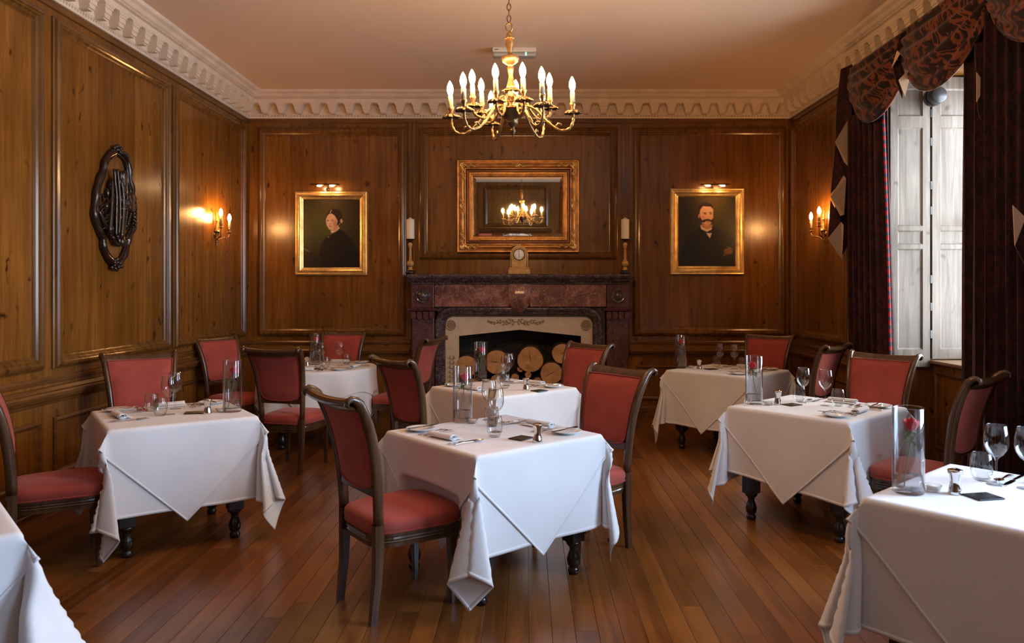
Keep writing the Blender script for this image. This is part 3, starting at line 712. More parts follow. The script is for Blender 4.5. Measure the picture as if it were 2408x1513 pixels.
def candle_set(par, c, sleeve=.060, cup=.056, lamp='bulb', br='brass', tilt_to=None, br2=None):
    """leafy drip pan, socket, sleeve and bulb standing on c, as sub-parts of the arm"""
    def fin(mb, nm, mt):
        if tilt_to: mb.v = [tuple(tilt_to(p)) for p in mb.v]
        mb.build(nm, mt, par)
    m = MB(); leafcup(m, c, cup, 7, .024 if cup > .04 else .008); fin(m, 'drip_pan', br2 or br)
    x, y, z = c; m = MB(); m.lathe([(.006, .0), (.012, .012), (.010, .02), (.016, .03), (.017, .044), (.014, .048)], 14, c); fin(m, 'socket', br)
    m = MB(); m.lathe([(.001, .047), (.0135, .047), (.0135, .047 + sleeve), (.009, .049 + sleeve), (.001, .049 + sleeve)], 14, c); fin(m, 'candle_sleeve', 'sleeve')
    b0 = .049 + sleeve; m = MB(); m.lathe([(.008, b0), (.011, b0 + .006), (.0175, b0 + .026), (.0185, b0 + .038), (.0155, b0 + .056), (.009, b0 + .072), (.003, b0 + .082), (.0005, b0 + .085)], 14, c); fin(m, 'lit_bulb', lamp)
def cr(pts, n=6):
    P = [Vector(p) for p in pts]; P = [2 * P[0] - P[1]] + P + [2 * P[-1] - P[-2]]; out = []
    for i in range(1, len(P) - 2):
        for k in range(n):
            t = k / n; a, b_, c, d = P[i - 1:i + 3]
            out.append(.5 * ((2 * b_) + (c - a) * t + (2 * a - 5 * b_ + 4 * c - d) * t * t + (3 * b_ - a - 3 * c + d) * t ** 3))
    out.append(P[-2]); return out
for tier, (R, zc, angs) in enumerate(((.350, 2.560, (-3, 58, 112, 183, 223, 299)), (.235, 2.605, (18, 84, 140, 203, 250, 287)))):
    for a in angs:
        a = math.radians(a); dx, dy = math.cos(a), math.sin(a)
        k = R / .35; pp = [(.06, 2.585), (.085, 2.60), (.13 * k + .01, 2.575), (.20 * k, zc - .055), (.27 * k, zc - .105), (.325 * k, zc - .10), (R, zc - .055), (R, zc - .008)]
        if tier: pp = [(.02, 2.625), (.045, 2.655), (.08, 2.64), (.12, zc - .04), (.165, zc - .075), (.205, zc - .07), (R, zc - .045), (R, zc - .008)]
        pts = [Vector((r * dx, r * dy, z)) for r, z in pp]
        m = MB(); q = cr(pts, 5); m.tube(q, .008, 7, rr=[.0085 + .0022 * math.sin(i * 2.1) for i in range(len(q))])
        # acanthus curl on the arm
        cp = q[len(q) // 2]; m.tube([cp, cp + Vector((dx * .02, dy * .02, .022)), cp + Vector((dx * .038, dy * .038, .018)), cp + Vector((dx * .036, dy * .036, .006))], .005, 6, rr=[.006, .008, .005, .002])
        arm = tilt(m).build('arm', 'brass', ch)
        candle_set(arm, (R * dx, R * dy, zc), tilt_to=tc, br2='darkbrass')
# ================================================================ WALL SCONCES
def sconce(name_label, wall_x, sg, Y, zp):
    t = thing('wall_sconce', name_label, 'wall light', (wall_x, Y, 0))
    m = MB(); x0 = sg * .012
    m.lathe([(.001, 0), (.030, 0), (.024, .02), (.012, .07), (.009, .10), (.014, .112), (.018, .118), (.008, .128), (.004, .16), (.007, .168), (.002, .18), (.003, .20), (.0005, .215)], 16, (sg * .03, 0, zp))
    m.lathe([(.030, 0), (.026, -.02), (.014, -.05), (.012, -.09), (.020, -.10), (.012, -.115), (.006, -.13), (.010, -.14), (.004, -.155), (.0005, -.165)], 16, (sg * .03, 0, zp))
    m.lathe([(.028, 0), (.028, sg * .02), (.010, sg * .03)], 16, (0, 0, zp - .03), 'x')
    m.build('back_plate', 'brass', t)
    for dy, zz, ox in ((-.11, zp + .035, .12), (.115, zp + .00, .12)):
        m = MB(); q = cr([(sg * .035, 0, zp - .10), (sg * .055, dy * .3, zp - .075), (sg * .085, dy * .55, zp - .062), (sg * .11, dy * .85, zp - .055), (sg * ox, dy, zz - .02), (sg * ox, dy, zz)], 5)
        m.tube(q, .006, 7, rr=[.008 - .003 * i / len(q) for i in range(len(q))]); a = m.build('arm', 'brass', t)
        candle_set(a, (sg * ox, dy, zz), sleeve=.070, cup=.026, lamp='sbulb')
    return t
sconce('brass two-candle wall light on the left wall beside the corner', XL + .0, 1, 8.07, 2.165)
sconce('brass two-candle wall light on the right wall beside the curtain', XR - .0, -1, 7.95, 2.17)
# ================================================================ PICTURES
def paint_mesh(name, par, x0, x1, z0, z1, y, ops, bg, W_=132, H_=156):
    yy, xx = np.mgrid[0:H_, 0:W_]; X = (xx + .5) / W_; Y = (yy + .5) / H_ * (H_ / W_)
    img = np.zeros((H_, W_, 3)); img[:] = bg(X, Y)
    for op in ops:
        if op[0] == 'e':
            _, cx, cy, rx, ry, col, soft = op[:7]; rot = op[7] if len(op) > 7 else 0
            dx, dy = X - cx, Y - cy; u = dx * math.cos(rot) + dy * math.sin(rot); v = -dx * math.sin(rot) + dy * math.cos(rot)
            d = np.sqrt((u / rx) ** 2 + (v / ry) ** 2); a = np.clip((1 - d) / soft + .5, 0, 1)
        else:
            _, poly, col, soft = op; a = np.zeros_like(X); n = len(poly)
            inside = np.zeros(X.shape, bool); dist = np.full(X.shape, 9.)
            for i in range(n):
                (xa, ya), (xb, yb) = poly[i], poly[(i + 1) % n]
                cnd = ((ya > Y) != (yb > Y)) & (X < (xb - xa) * (Y - ya) / ((yb - ya) or 1e-9) + xa); inside ^= cnd
                ll = (xb - xa) ** 2 + (yb - ya) ** 2 + 1e-12; tt = np.clip(((X - xa) * (xb - xa) + (Y - ya) * (yb - ya)) / ll, 0, 1)
                dist = np.minimum(dist, np.hypot(X - xa - tt * (xb - xa), Y - ya - tt * (yb - ya)))
            a = np.clip(.5 + np.where(inside, dist, -dist) / soft, 0, 1)
        img = img * (1 - a[..., None]) + np.array(col) * a[..., None]
    vs = [(x0 + (x1 - x0) * j / W_, y, z1 - (z1 - z0) * i / H_) for i in range(H_ + 1) for j in range(W_ + 1)]
    fs = [(i * (W_ + 1) + j, (i + 1) * (W_ + 1) + j, (i + 1) * (W_ + 1) + j + 1, i * (W_ + 1) + j + 1) for i in range(H_) for j in range(W_)]
    me = bpy.data.meshes.new(name); me.from_pydata(vs, [], fs); me.materials.append(M['paint'])
    ca = me.color_attributes.new('paint', 'FLOAT_COLOR', 'CORNER')
    c = np.ones((H_ * W_, 4, 4)); c[..., :3] = np.clip(img, 0, 1).reshape(-1, 1, 3); ca.data.foreach_set('color', c.ravel())
    o = bpy.data.objects.new(name, me); COL.objects.link(o); o.parent = par; return o
def picture_frame(par, x0, x1, z0, z1, prof, mat, name='frame'):
    mm = MB(); frame(mm, x0, x1, z0, z1, lambda s, n, z: (s, -n, z), prof); return mm.build(name, mat, par)
def bead_row(par, name, x0, x1, z0, z1, y, r, step, mat):
    m = MB()
    def b(x, z): m.add([(x + r, y, z), (x - r, y, z), (x, y, z + r), (x, y, z - r), (x, y - r * .9, z)], [(0, 2, 4), (2, 1, 4), (1, 3, 4), (3, 0, 4)])
    x = x0
    while x < x1: b(x, z0); b(x, z1); x += step
    z = z0
    while z < z1: b(x0, z); b(x1, z); z += step
    tag(m.build(name, mat, par), kind='stuff')
PS = F / 8.95
px_ = lambda p: (p - CXP) / PS; pz_ = lambda p: EYE + (HY - p) / PS
GP1 = [(0, 0), (0, .035), (.006, .045), (.018, .048), (.022, .038), (.034, .036), (.040, .052), (.052, .054), (.058, .040), (.070, .030), (.085, .024), (.094, .018), (.094, .008)]
GP2 = [(0, 0), (0, .040), (.008, .052), (.020, .050), (.026, .042), (.050, .046), (.058, .036), (.074, .028), (.080, .032), (.090, .026), (.100, .014), (.100, .008)]
skin = (.62, .36, .22)
# portrait of a woman
t = thing('portrait_painting', 'gilt-framed oil portrait of a dark-haired woman in black, on the left of the back wall', 'painting', (0, YB, 0))
x0, x1, z0, z1 = px_(693), px_(863), pz_(648), pz_(450)
picture_frame(t, x0, x1, z0, z1, GP1, 'gold'); bead_row(t, 'bead_course', x0 + .047, x1 - .047, z0 + .047, z1 - .047, -.054, .006, .017, 'oldgold')
bgw = lambda X, Y: np.stack([.020 + .05 * np.exp(-((X - .5) ** 2 + (Y - .35) ** 2) / .12), .016 + .042 * np.exp(-((X - .42) ** 2 + (Y - .42) ** 2) / .11), .004 + .006 * np.exp(-((X - .5) ** 2 + (Y - .3) ** 2) / .1)], -1)
hair = (.022, .010, .005)
ops = [('p', [(.30, 1.19), (.28, .95), (.31, .76), (.39, .66), (.50, .60), (.62, .51), (.70, .55), (.82, .65), (.92, .80), (1.0, .95), (1.0, 1.19)], (.006, .005, .004), .02),
       ('p', [(.00, .86), (.10, .89), (.24, .92), (.30, 1.19), (0, 1.19)], (.013, .008, .004), .04),
       ('e', .055, .865, .05, .012, (.14, .12, .09), 1.0, .5),
       ('e', .545, .29, .135, .125, hair, .12), ('e', .60, .36, .085, .10, hair, .15),
       ('p', [(.49, .50), (.50, .57), (.56, .565), (.62, .50), (.62, .44)], (.48, .25, .14), .01),
       ('p', [(.475, .535), (.49, .575), (.52, .57), (.635, .50), (.63, .475), (.56, .545)], (.66, .50, .34), .008),
       ('e', .490, .385, .092, .135, skin, .14, -.10), ('p', [(.405, .37), (.415, .45), (.45, .515), (.50, .525), (.57, .46), (.60, .37), (.55, .30), (.45, .27)], skin, .02),
       ('e', .665, .375, .022, .036, (.52, .27, .16), .3), ('e', .635, .425, .006, .012, (.65, .45, .15), .5),
       ('p', [(.40, .34), (.42, .24), (.47, .19), (.445, .25), (.415, .30)], hair, .012), ('p', [(.465, .235), (.50, .245), (.56, .29), (.61, .365), (.64, .36), (.64, .24), (.55, .18), (.48, .19)], hair, .012),
       ('p', [(.462, .235), (.495, .185), (.500, .19), (.472, .24)], (.6, .38, .24), .006),
       ('e', .432, .362, .020, .006, (.07, .03, .015), .6), ('e', .512, .360, .022, .006, (.07, .03, .015), .6), ('e', .430, .375, .014, .006, (.03, .015, .01), .5), ('e', .512, .374, .016, .006, (.03, .015, .01), .5),
       ('e', .460, .425, .012, .010, (.46, .22, .12), .8), ('e', .45, .40, .007, .03, (.74, .47, .32), .9), ('e', .475, .462, .026, .007, (.42, .10, .07), .5), ('e', .475, .475, .018, .005, (.40, .2, .12), .8), ('e', .555, .42, .035, .07, (.45, .22, .12), 1.0),
       ('e', .445, .645, .008, .012, (.35, .28, .14), .5), ('p', [(.43, .60), (.52, .575), (.62, .52), (.625, .527), (.52, .587), (.44, .61)], (.16, .12, .05), .006)]
paint_mesh('canvas', t, px_(711), px_(846), pz_(632), pz_(467), -.012, ops, bgw)
# portrait of a man
t = thing('portrait_painting', 'gilt-framed oil portrait of a man with moustache and bow tie, on the back wall', 'painting', (0, YB, 0))
x0, x1, z0, z1 = px_(1577), px_(1751), pz_(646), pz_(443)
picture_frame(t, x0, x1, z0, z1, GP2, 'gold')
m = MB(); xx_ = x0 + .06
def rib(a, b_, c, d): m.box(a, b_, -.056, -.045, c, d)
while xx_ < x1 - .05: rib(xx_, xx_ + .006, z0 + .028, z0 + .050); rib(xx_, xx_ + .006, z1 - .050, z1 - .028); xx_ += .0125
zz_ = z0 + .06
while zz_ < z1 - .05: rib(x0 + .028, x0 + .050, zz_, zz_ + .006); rib(x1 - .050, x1 - .028, zz_, zz_ + .006); zz_ += .0125
tag(m.build('reeding', 'gold', t), kind='stuff')
bgm = lambda X, Y: np.stack([.016 + .07 * np.exp(-((X - .62) ** 2 + (Y - .18) ** 2) / .09), .011 + .042 * np.exp(-((X - .66) ** 2 + (Y - .24) ** 2) / .10), .003 + .006 * np.exp(-((X - .6) ** 2 + (Y - .2) ** 2) / .1)], -1)
sk = (.68, .36, .20)
ops = [('p', [(.0, 1.19), (.08, .85), (.14, .68), (.30, .58), (.42, .50), (.58, .50), (.72, .57), (.90, .64), (1.0, .72), (1.0, 1.19)], (.006, .005, .004), .02),
       ('e', .47, .27, .118, .14, (.02, .010, .006), .12), ('p', [(.40, .47), (.405, .55), (.50, .60), (.585, .55), (.59, .47)], (.44, .20, .10), .01),
       ('p', [(.385, .475), (.40, .545), (.50, .585), (.58, .555), (.60, .48), (.585, .53), (.50, .555), (.42, .52)], (.66, .52, .38), .008),
       ('p', [(.375, .24), (.38, .36), (.42, .45), (.50, .49), (.57, .45), (.61, .36), (.61, .22), (.56, .17), (.43, .165)], sk, .02),
       ('e', .365, .33, .014, .035, (.55, .24, .13), .4), ('p', [(.36, .28), (.35, .20), (.40, .125), (.50, .10), (.58, .13), (.61, .19), (.56, .17), (.43, .165), (.385, .20), (.375, .28)], (.022, .012, .007), .01),
       ('p', [(.375, .32), (.37, .38), (.40, .435), (.45, .44), (.49, .415), (.53, .41), (.59, .44), (.615, .40), (.61, .365), (.58, .395), (.52, .375), (.46, .385), (.42, .40), (.39, .35)], (.035, .014, .007), .012),
       ('e', .525, .425, .03, .008, (.45, .13, .08), .5), ('e', .52, .455, .04, .02, (.62, .32, .18), .8),
       ('e', .465, .278, .035, .008, (.12, .05, .025), .6), ('e', .565, .276, .030, .008, (.12, .05, .025), .6), ('e', .47, .297, .018, .007, (.05, .03, .02), .6), ('e', .570, .296, .016, .007, (.05, .03, .02), .6),
       ('e', .533, .345, .016, .012, (.55, .24, .13), .8), ('e', .528, .32, .009, .035, (.78, .47, .29), .9), ('e', .43, .35, .03, .03, (.66, .27, .15), 1.0),
       ('p', [(.455, .585), (.50, .60), (.585, .585), (.60, .61), (.545, .605), (.46, .62)], (.01, .008, .006), .006), ('p', [(.49, .615), (.585, .615), (.55, .70)], (.62, .48, .34), .008),
       ('e', .87, .92, .075, .045, (.20, .075, .035), .3, .2), ('e', .90, .865, .05, .008, (.22, .15, .10), .6, .3), ('e', .81, .965, .014, .035, (.18, .065, .03), .5, .4), ('e', .85, .965, .012, .03, (.17, .06, .03), .5, .2)]
paint_mesh('canvas', t, px_(1596), px_(1732), pz_(628), pz_(461), -.012, ops, bgm)
def picture_light(label, pa, pb, pyy, lamps):
    t = thing('picture_light', label, 'picture light', (0, YB, 0)); x0, x1, z = px_(pa), px_(pb), pz_(pyy)
    xm = (x0 + x1) / 2; z += .012
    m = MB(); rows = []
    for i in range(9):
        a = PI * .02 + PI * .96 * i / 8; rows.append([(x0, -.155 - .020 * math.cos(a), z + .018 * math.sin(a)), (x1, -.155 - .020 * math.cos(a), z + .018 * math.sin(a))])
    m.grid(rows); m.build('shade', 'darkbrass', t)
    m = MB(); m.tube(cr([(xm, 0, z - .03), (xm, -.05, z + .03), (xm, -.11, z + .04), (xm, -.15, z + .02)], 4), .005, 6); m.lathe([(.001, -.012), (.022, -.010), (.022, 0)], 14, (xm, 0, z - .03), 'y'); m.build('bracket', 'darkbrass', t)
    for lx in lamps:
        x = px_(lx); m = MB(); m.ball((x, -.155, z - .006), (.030, .012, .012), 12, 6); m.build('lit_bulb', 'pbulb', t)
picture_light('small brass picture light above the portrait of the woman', 735, 803, 441, (757, 786))
picture_light('small brass picture light above the portrait of the man', 1642, 1712, 441, (1660, 1694))
# ---- mirror, leaning forward by a hair
mt = thing('mirror', 'wide gilt-framed wall mirror with carved corners above the mantel shelf', 'mirror', (px_(1218.5), YB - .012, pz_(594)))
mt.rotation_euler = (math.radians(1.65), 0, 0)
hw, hh = (px_(1362) - px_(1075)) / 2, pz_(377) - pz_(594)
MO = [(0, 0), (0, .05), (.010, .062), (.020, .060), (.026, .050), (.040, .052), (.050, .075), (.066, .082), (.080, .078), (.090, .060), (.098, .045), (.104, .045)]
MC = [(.102, .045), (.118, .030), (.135, .028), (.142, .030)]
MI = [(.140, .028), (.142, .044), (.152, .050), (.166, .050), (.174, .040), (.184, .038), (.192, .028), (.200, .018)]
def mf(name, prof, mat):
    mm = MB(); frame(mm, -hw, hw, 0, hh, lambda s, n, z: (s, -n, z), prof); return mm.build(name, mat, mt)
mf('outer_frame', MO, 'oldgold'); mf('cove', MC, 'darkgold'); mf('inner_frame', MI, 'oldgold')
gx, g0, g1 = hw - .198, .198, hh - .198
m = MB(); m.box(-gx, gx, -.014, -.008, g0, g1); m.build('mirror_glass', 'mirror', mt)
m = MB(); bw_ = .028; I = [(-gx, g0), (gx, g0), (gx, g1), (-gx, g1)]; J = [(-gx + bw_, g0 + bw_), (gx - bw_, g0 + bw_), (gx - bw_, g1 - bw_), (-gx + bw_, g1 - bw_)]
m.add([(a, -.0145, b_) for a, b_ in I] + [(a, -.0185, b_) for a, b_ in J], [(i, (i + 1) % 4, 4 + (i + 1) % 4, 4 + i) for i in range(4)] + [(4, 5, 6, 7)])
m.build('bevelled_glass', 'mirror', mt)
bead_row(mt, 'bead_course', -hw + .159, hw - .159, .159, hh - .159, -.050, .006, .015, 'gold')
def ornament(c, dirs, L, seed):
    m = MB(); r_ = random.Random(seed)
    for d in dirs:
        for k in range(int(L / .016)):
            u = k * .016; wob = .012 * math.sin(k * 1.3)
            px2, pz2 = c[0] + d[0] * u + d[1] * wob, c[1] + d[1] * u + d[0] * wob; s = .022 * (1 - .55 * u / L)
            m.ball((px2, -.084, pz2), (s * r_.uniform(.6, 1.1), .018, s * r_.uniform(.6, 1.1)), 8, 5)
            m.tube([(px2, -.09, pz2), (px2 + d[0] * .018 - d[1] * s, -.108, pz2 + d[1] * .018 - d[0] * s), (px2 + d[0] * .03, -.082, pz2 + d[1] * .03)], .004, 5, rr=[.003, .006, .002])
    for k in range(7):
        a = math.atan2(sum(d[1] for d in dirs), sum(d[0] for d in dirs)) + PI + (k - 3) * .35 if len(dirs) == 2 and dirs[0][0] * dirs[1][0] == 0 else k * PI / 3.5
        m.tube([(c[0], -.08, c[1]), (c[0] + .035 * math.cos(a), -.108, c[1] + .03 * math.sin(a))], .006, 6, rr=[.004, .007])
    m.build('carved_ornament', 'gold', mt)
e = .070
for sx, cz, sz in ((-1, e, 1), (1, e, 1), (-1, hh - e, -1), (1, hh - e, -1)): ornament((sx * (hw - e), cz), [(-sx, 0), (0, sz)], .20, int(sx * 3 + cz * 10))
for c in ((0, e), (0, hh - e)): ornament(c, [(1, 0), (-1, 0)], .085, 3)
for c in ((-hw + e, hh / 2), (hw - e, hh / 2)): ornament(c, [(0, 1), (0, -1)], .085, 4)
# ================================================================ MANTEL ORNAMENTS
MS = F / 8.80; MT = 1.725
ck = thing('mantel_clock', 'small yellow marble arched mantel clock with white dial on the mantel shelf', 'clock', ((1221 - CXP) / MS, 8.80, MT))
bevel(MB().box(-.127, .127, -.07, .07, 0, .060).build('base', 'onyx', ck), .006); bevel(MB().box(-.117, .117, -.062, .062, .060, .078).build('base_step', 'onyx', ck), .006)
pl = [(-.104, .078)] + [(-.104 * math.cos(i * PI / 16), .225 + .104 * math.sin(i * PI / 16)) for i in range(17)] + [(.104, .078)]
bevel(MB().prism(pl, -.055, .055, lambda p, q, d: (p, d, q)).build('case', 'onyx', ck), .004)
m = MB(); m.tube([(p * .86, -.056, .078 + (q - .078) * .93) for p, q in pl], .004, 6); m.build('case_beading', 'brass', ck)
MB().lathe([(.068, -.054), (.070, -.064), (.064, -.070), (.059, -.066), (.059, -.058)], 40, (0, 0, .226), 'y').build('bezel', 'darkbrass', ck)
MB().lathe([(.001, -.060), (.061, -.0595)], 40, (0, 0, .226), 'y').build('dial', 'dial', ck)
txt = ['XII', 'I', 'II', 'III', 'IIII', 'V', 'VI', 'VII', 'VIII', 'IX', 'X', 'XI']
for i, s in enumerate(txt):
    cu = bpy.data.curves.new('numeral', 'FONT'); cu.body = s; cu.size = .016; cu.align_x = 'CENTER'; cu.align_y = 'CENTER'; cu.extrude = .0002; cu.resolution_u = 2
    to = bpy.data.objects.new('numeral', cu); a = PI / 2 - i * PI / 6
    COL.objects.link(to); dg = bpy.context.evaluated_depsgraph_get(); me = bpy.data.meshes.new_from_object(to.evaluated_get(dg)); bpy.data.objects.remove(to)
    me.materials.clear(); me.materials.append(M['ink']); o = bpy.data.objects.new('numeral', me); COL.objects.link(o); o.parent = ck
    o.location = (.047 * math.cos(a), -.0612, .226 + .047 * math.sin(a)); o.rotation_euler = (PI / 2, 0, 0)
    o.rotation_euler = (Matrix.Rotation(-(PI / 2 - a), 4, 'Y').to_3x3().inverted() @ Matrix.Rotation(PI / 2, 3, 'X')).to_euler() if False else (PI / 2, PI / 2 - a, 0)
MB().box(-.0014, .0014, -.0640, -.0625, .222, .226 + .045).build('minute_hand', 'ink', ck)
m = MB(); m.box(-.0016, .0016, -.0630, -.0620, .226 - .03, .23); m.ball((0, -.0625, .226 - .026), (.005, .001, .006), 8, 4); m.ball((0, -.063, .226), (.004, .002, .004), 8, 4); m.build('hour_hand', 'ink', ck)
def candlestick(px, lab, lab2):
    x = (px - CXP) / MS; t = thing('candlestick', lab, 'candlestick', (x, 8.80, MT), 0)
    MB().lathe([(.001, 0), (.056, 0), (.058, .02), (.050, .042), (.030, .048), (.001, .048)], 24).build('foot', 'blackwood', t)
    MB().lathe([(.032, .047), (.033, .052), (.024, .058), (.022, .075), (.026, .08), (.020, .084)], 24).build('lower_ring', 'onyx', t)
    m = MB(); m.lathe([(.018, .083), (.036, .100), (.042, .122), (.036, .145), (.020, .160)], 24); m.build('ball', 'onyx', t)
    m = MB()
    for k in range(8):
        a = k * PI / 4; a2 = a + PI / 8; a3 = a + PI / 4
        f_ = lambda r, an, z: (r * math.cos(an), r * math.sin(an), z)
        m.add([f_(.020, a, .083), f_(.020, a3, .083), f_(.0375, a3, .100), f_(.0435, a2, .126), f_(.0375, a, .100)], [(0, 1, 2, 3, 4)])
    tag(m.build('ball_petals', 'blackwood', t), kind='stuff')
    MB().lathe([(.018, .158), (.022, .165), (.016, .170), (.014, .30), (.017, .305), (.020, .312), (.014, .318), (.024, .330), (.028, .345), (.022, .36), (.010, .37), (.012, .378)], 24).build('shaft', 'onyx', t)
    MB().lathe([(.010, .368), (.014, .385), (.030, .395), (.056, .405), (.058, .409), (.001, .409)], 28).build('drip_pan', 'blackwood', t)
    m = MB(); m.lathe([(.001, 0), (.047, 0), (.0475, .004), (.0475, .222), (.044, .230), (.030, .232), (.016, .246), (.004, .252), (.001, .252)], 28); m.tube([(0, 0, .25), (.001, 0, .262)], .0012, 5)
    c = m.build('pillar_candle', 'candle', None, (x, 8.80, MT + .4095)); tag(c, lab2, 'candle')
candlestick(965, 'turned black and yellow candlestick at the left end of the mantel shelf', 'ivory pillar candle on the left mantel candlestick')
candlestick(1470, 'turned black and yellow candlestick at the right end of the mantel shelf', 'ivory pillar candle on the right mantel candlestick')
# ================================================================ EMERGENCY LIGHT
el = thing('emergency_light', 'white rectangular emergency light fitting on the ceiling behind the chandelier', 'ceiling light', (-.125, 7.27, ZC))
bevel(MB().box(-.21, .21, -.06, .06, -.045, 0).build('housing', 'white_plastic', el), .008)
bevel(MB().box(-.205, .205, -.055, .055, -.085, -.045).build('diffuser', 'diffuser', el), .015, 3)
MB().box(.105, .118, -.057, -.054, -.080, -.050).build('indicator', 'green', el)
MB().box(-.19, -.15, -.061, -.060, -.026, -.020).build('printed_mark', 'ink', el)
# ================================================================ CARVED PLAQUE
def onl(cx, cy, n):      # crop pixel of the plaque close-up -> wall point
    px, py = 200 + cx / 4.727, 330 + cy / 4.727; X = XL + n; Y = X * F / (px - CXP); return (n, Y, EYE + (HY - py) / F * Y)
cw = thing('carved_wall_plaque', 'tall dark carved wooden wall plaque of musical instruments on the left wall', 'wall carving', (XL, 0, 0))
outl = [(365, 105), (270, 160), (222, 240), (200, 340), (165, 420), (132, 520), (118, 640), (100, 780), (115, 900), (160, 1010), (195, 1090), (205, 1190), (240, 1290), (300, 1360), (345, 1395), (400, 1350), (440, 1270), (470, 1170), (485, 1090), (520, 1020), (545, 930), (548, 800), (530, 660), (520, 540), (495, 440), (488, 330), (465, 220), (425, 150)]
P = [Vector(onl(a, b_, .03)) for a, b_ in outl]; cen = sum(P, Vector()) / len(P)
m = MB(); m.add([(0.012, p.y + (cen.y - p.y) * .04, p.z + (cen.z - p.z) * .04) for p in P], [tuple(range(len(P)))]); 
m.v += [(0.0, p[1], p[2]) for p in m.v]; n = len(P); m.f += [(i, (i + 1) % n, n + (i + 1) % n, n + i) for i in range(n)]; m.m += [0] * n; m.sm += [False] * n
m.build('back_board', 'plaqueback', cw)
q = cr(P + [P[0]], 4)[:-1]
m = MB(); m.tube(q, .021, 8, closed=True, rr=[.026 + .004 * math.sin(i * .9) for i in range(len(q))]); m.build('rim', 'carved', cw)
m = MB(); qi = [Vector((.030, p.y + (cen.y - p.y) * .13, p.z + (cen.z - p.z) * .08)) for p in q]; m.tube(qi, .012, 7, closed=True); m.build('inner_bead', 'carved', cw)
r_ = random.Random(11)
for a, b_, w in ((345, 1385, 1.0), (365, 110, .8)):
    m = MB()
    c = Vector(onl(a, b_, .045))
    for k in range(14):
        an = k * 2.4; m.ball((c.x + r_.uniform(-.01, .02), c.y + .06 * w * math.cos(an) * (k / 14) ** .5, c.z + .05 * w * math.sin(an) * (k / 14) ** .5), (.016, .02, .018), 8, 5)
    m.build('carved_tip', 'carved', cw)
def stick(pts, r, n=.06, name='instrument', rr=None):
    m = MB(); q = cr([onl(a, b_, n) for a, b_ in pts], 4); m.tube(q, r, 8, rr=[(rr(i / (len(q) - 1)) if rr else r) for i in range(len(q))]); m.build(name, 'carved', cw)
stick([(325, 320), (335, 480), (350, 640), (345, 900), (345, 1080)], .012, .075)
stick([(360, 320), (372, 470), (385, 620), (388, 850), (372, 1060)], .010, .09, 'bow')
stick([(395, 350), (405, 480), (425, 640), (420, 860), (400, 1100)], .011, .07, rr=lambda t: .010 + .012 * t)
stick([(305, 430), (300, 600), (290, 800), (270, 1040)], .015, .07, rr=lambda t: .010 + .012 * t)
stick([(430, 340), (440, 500), (470, 680), (455, 900), (420, 1080)], .009, .06)
def body(c, ry, rz, n, nm):   # violin-like body with waist
    C = Vector(onl(c[0], c[1], 0)); m = MB(); rows = []
    for i in range(13):
        u = i / 12 * 2 - 1; w = ry * math.sqrt(max(0, 1 - u ** 4)) * (1 - .32 * math.exp(-(u * 3) ** 2)) + .001
        rows.append([(n + .026 * math.cos(t), C.y + w * math.sin(t), C.z + rz * u) for t in [(-PI / 2 + PI * k / 8) for k in range(9)]])
    m.grid(rows); m.build(nm, 'carved', cw)
body((440, 690), .095, .085, .045, 'lute_body'); body((320, 850), .10, .11, .04, 'violin_body')
body((370, 470), .05, .10, .045, 'pipes')
m = MB()   # drapery, flutes and foliage
for k in range(60):
    b_ = r_.uniform(400, 1130); w_ = 45 + 90 * math.sin(PI * (b_ - 380) / 770); a = 365 + r_.uniform(-w_, w_); c = Vector(onl(a, b_, .03 + r_.uniform(0, .035))); s = r_.uniform(.016, .034)
    m.ball(c, (.018, s, s * 1.5), 8, 6)
m.build('trophy_mass', 'carved', cw)
m = MB()
for k in range(12):
    c = Vector(onl(r_.uniform(135, 240), 640 + k * 36, .045)); m.tube([c, c + Vector((.02, .035, .03)), c + Vector((.005, .06, -.03))], .01, 6, rr=[.006, .013, .003])
m.build('left_foliage', 'carved', cw)
m = MB()
for k in range(26):
    c = Vector(onl(550 + 18 * math.sin(k * 2.2), 640 + k * 13, .06)); m.ball(c, (.012, .013, .012), 7, 5)
tag(m.build('berries', 'carved', cw), kind='stuff'); m = MB()
for k in range(6):
    c = Vector(onl(505 - k * 6, 820 + k * 22, .065)); m.ball(c, (.014, .014, .014), 8, 5)
tag(m.build('berries', 'carved', cw), kind='stuff')
for k in range(7):
    stick([(415 + k * 12, 640 + 4 * k), (425 + k * 11, 720), (400 + k * 12, 770)], .004, .078, 'shell_rib')
stick([(150, 780), (200, 900), (235, 1000)], .02, .04, 'ribbon', rr=lambda t: .012 + .012 * math.sin(t * PI)); stick([(470, 1110), (420, 1130), (370, 1170)], .014, .05, 'ribbon'); stick([(300, 1060), (350, 1160), (430, 1080)], .018, .05, 'ribbon')
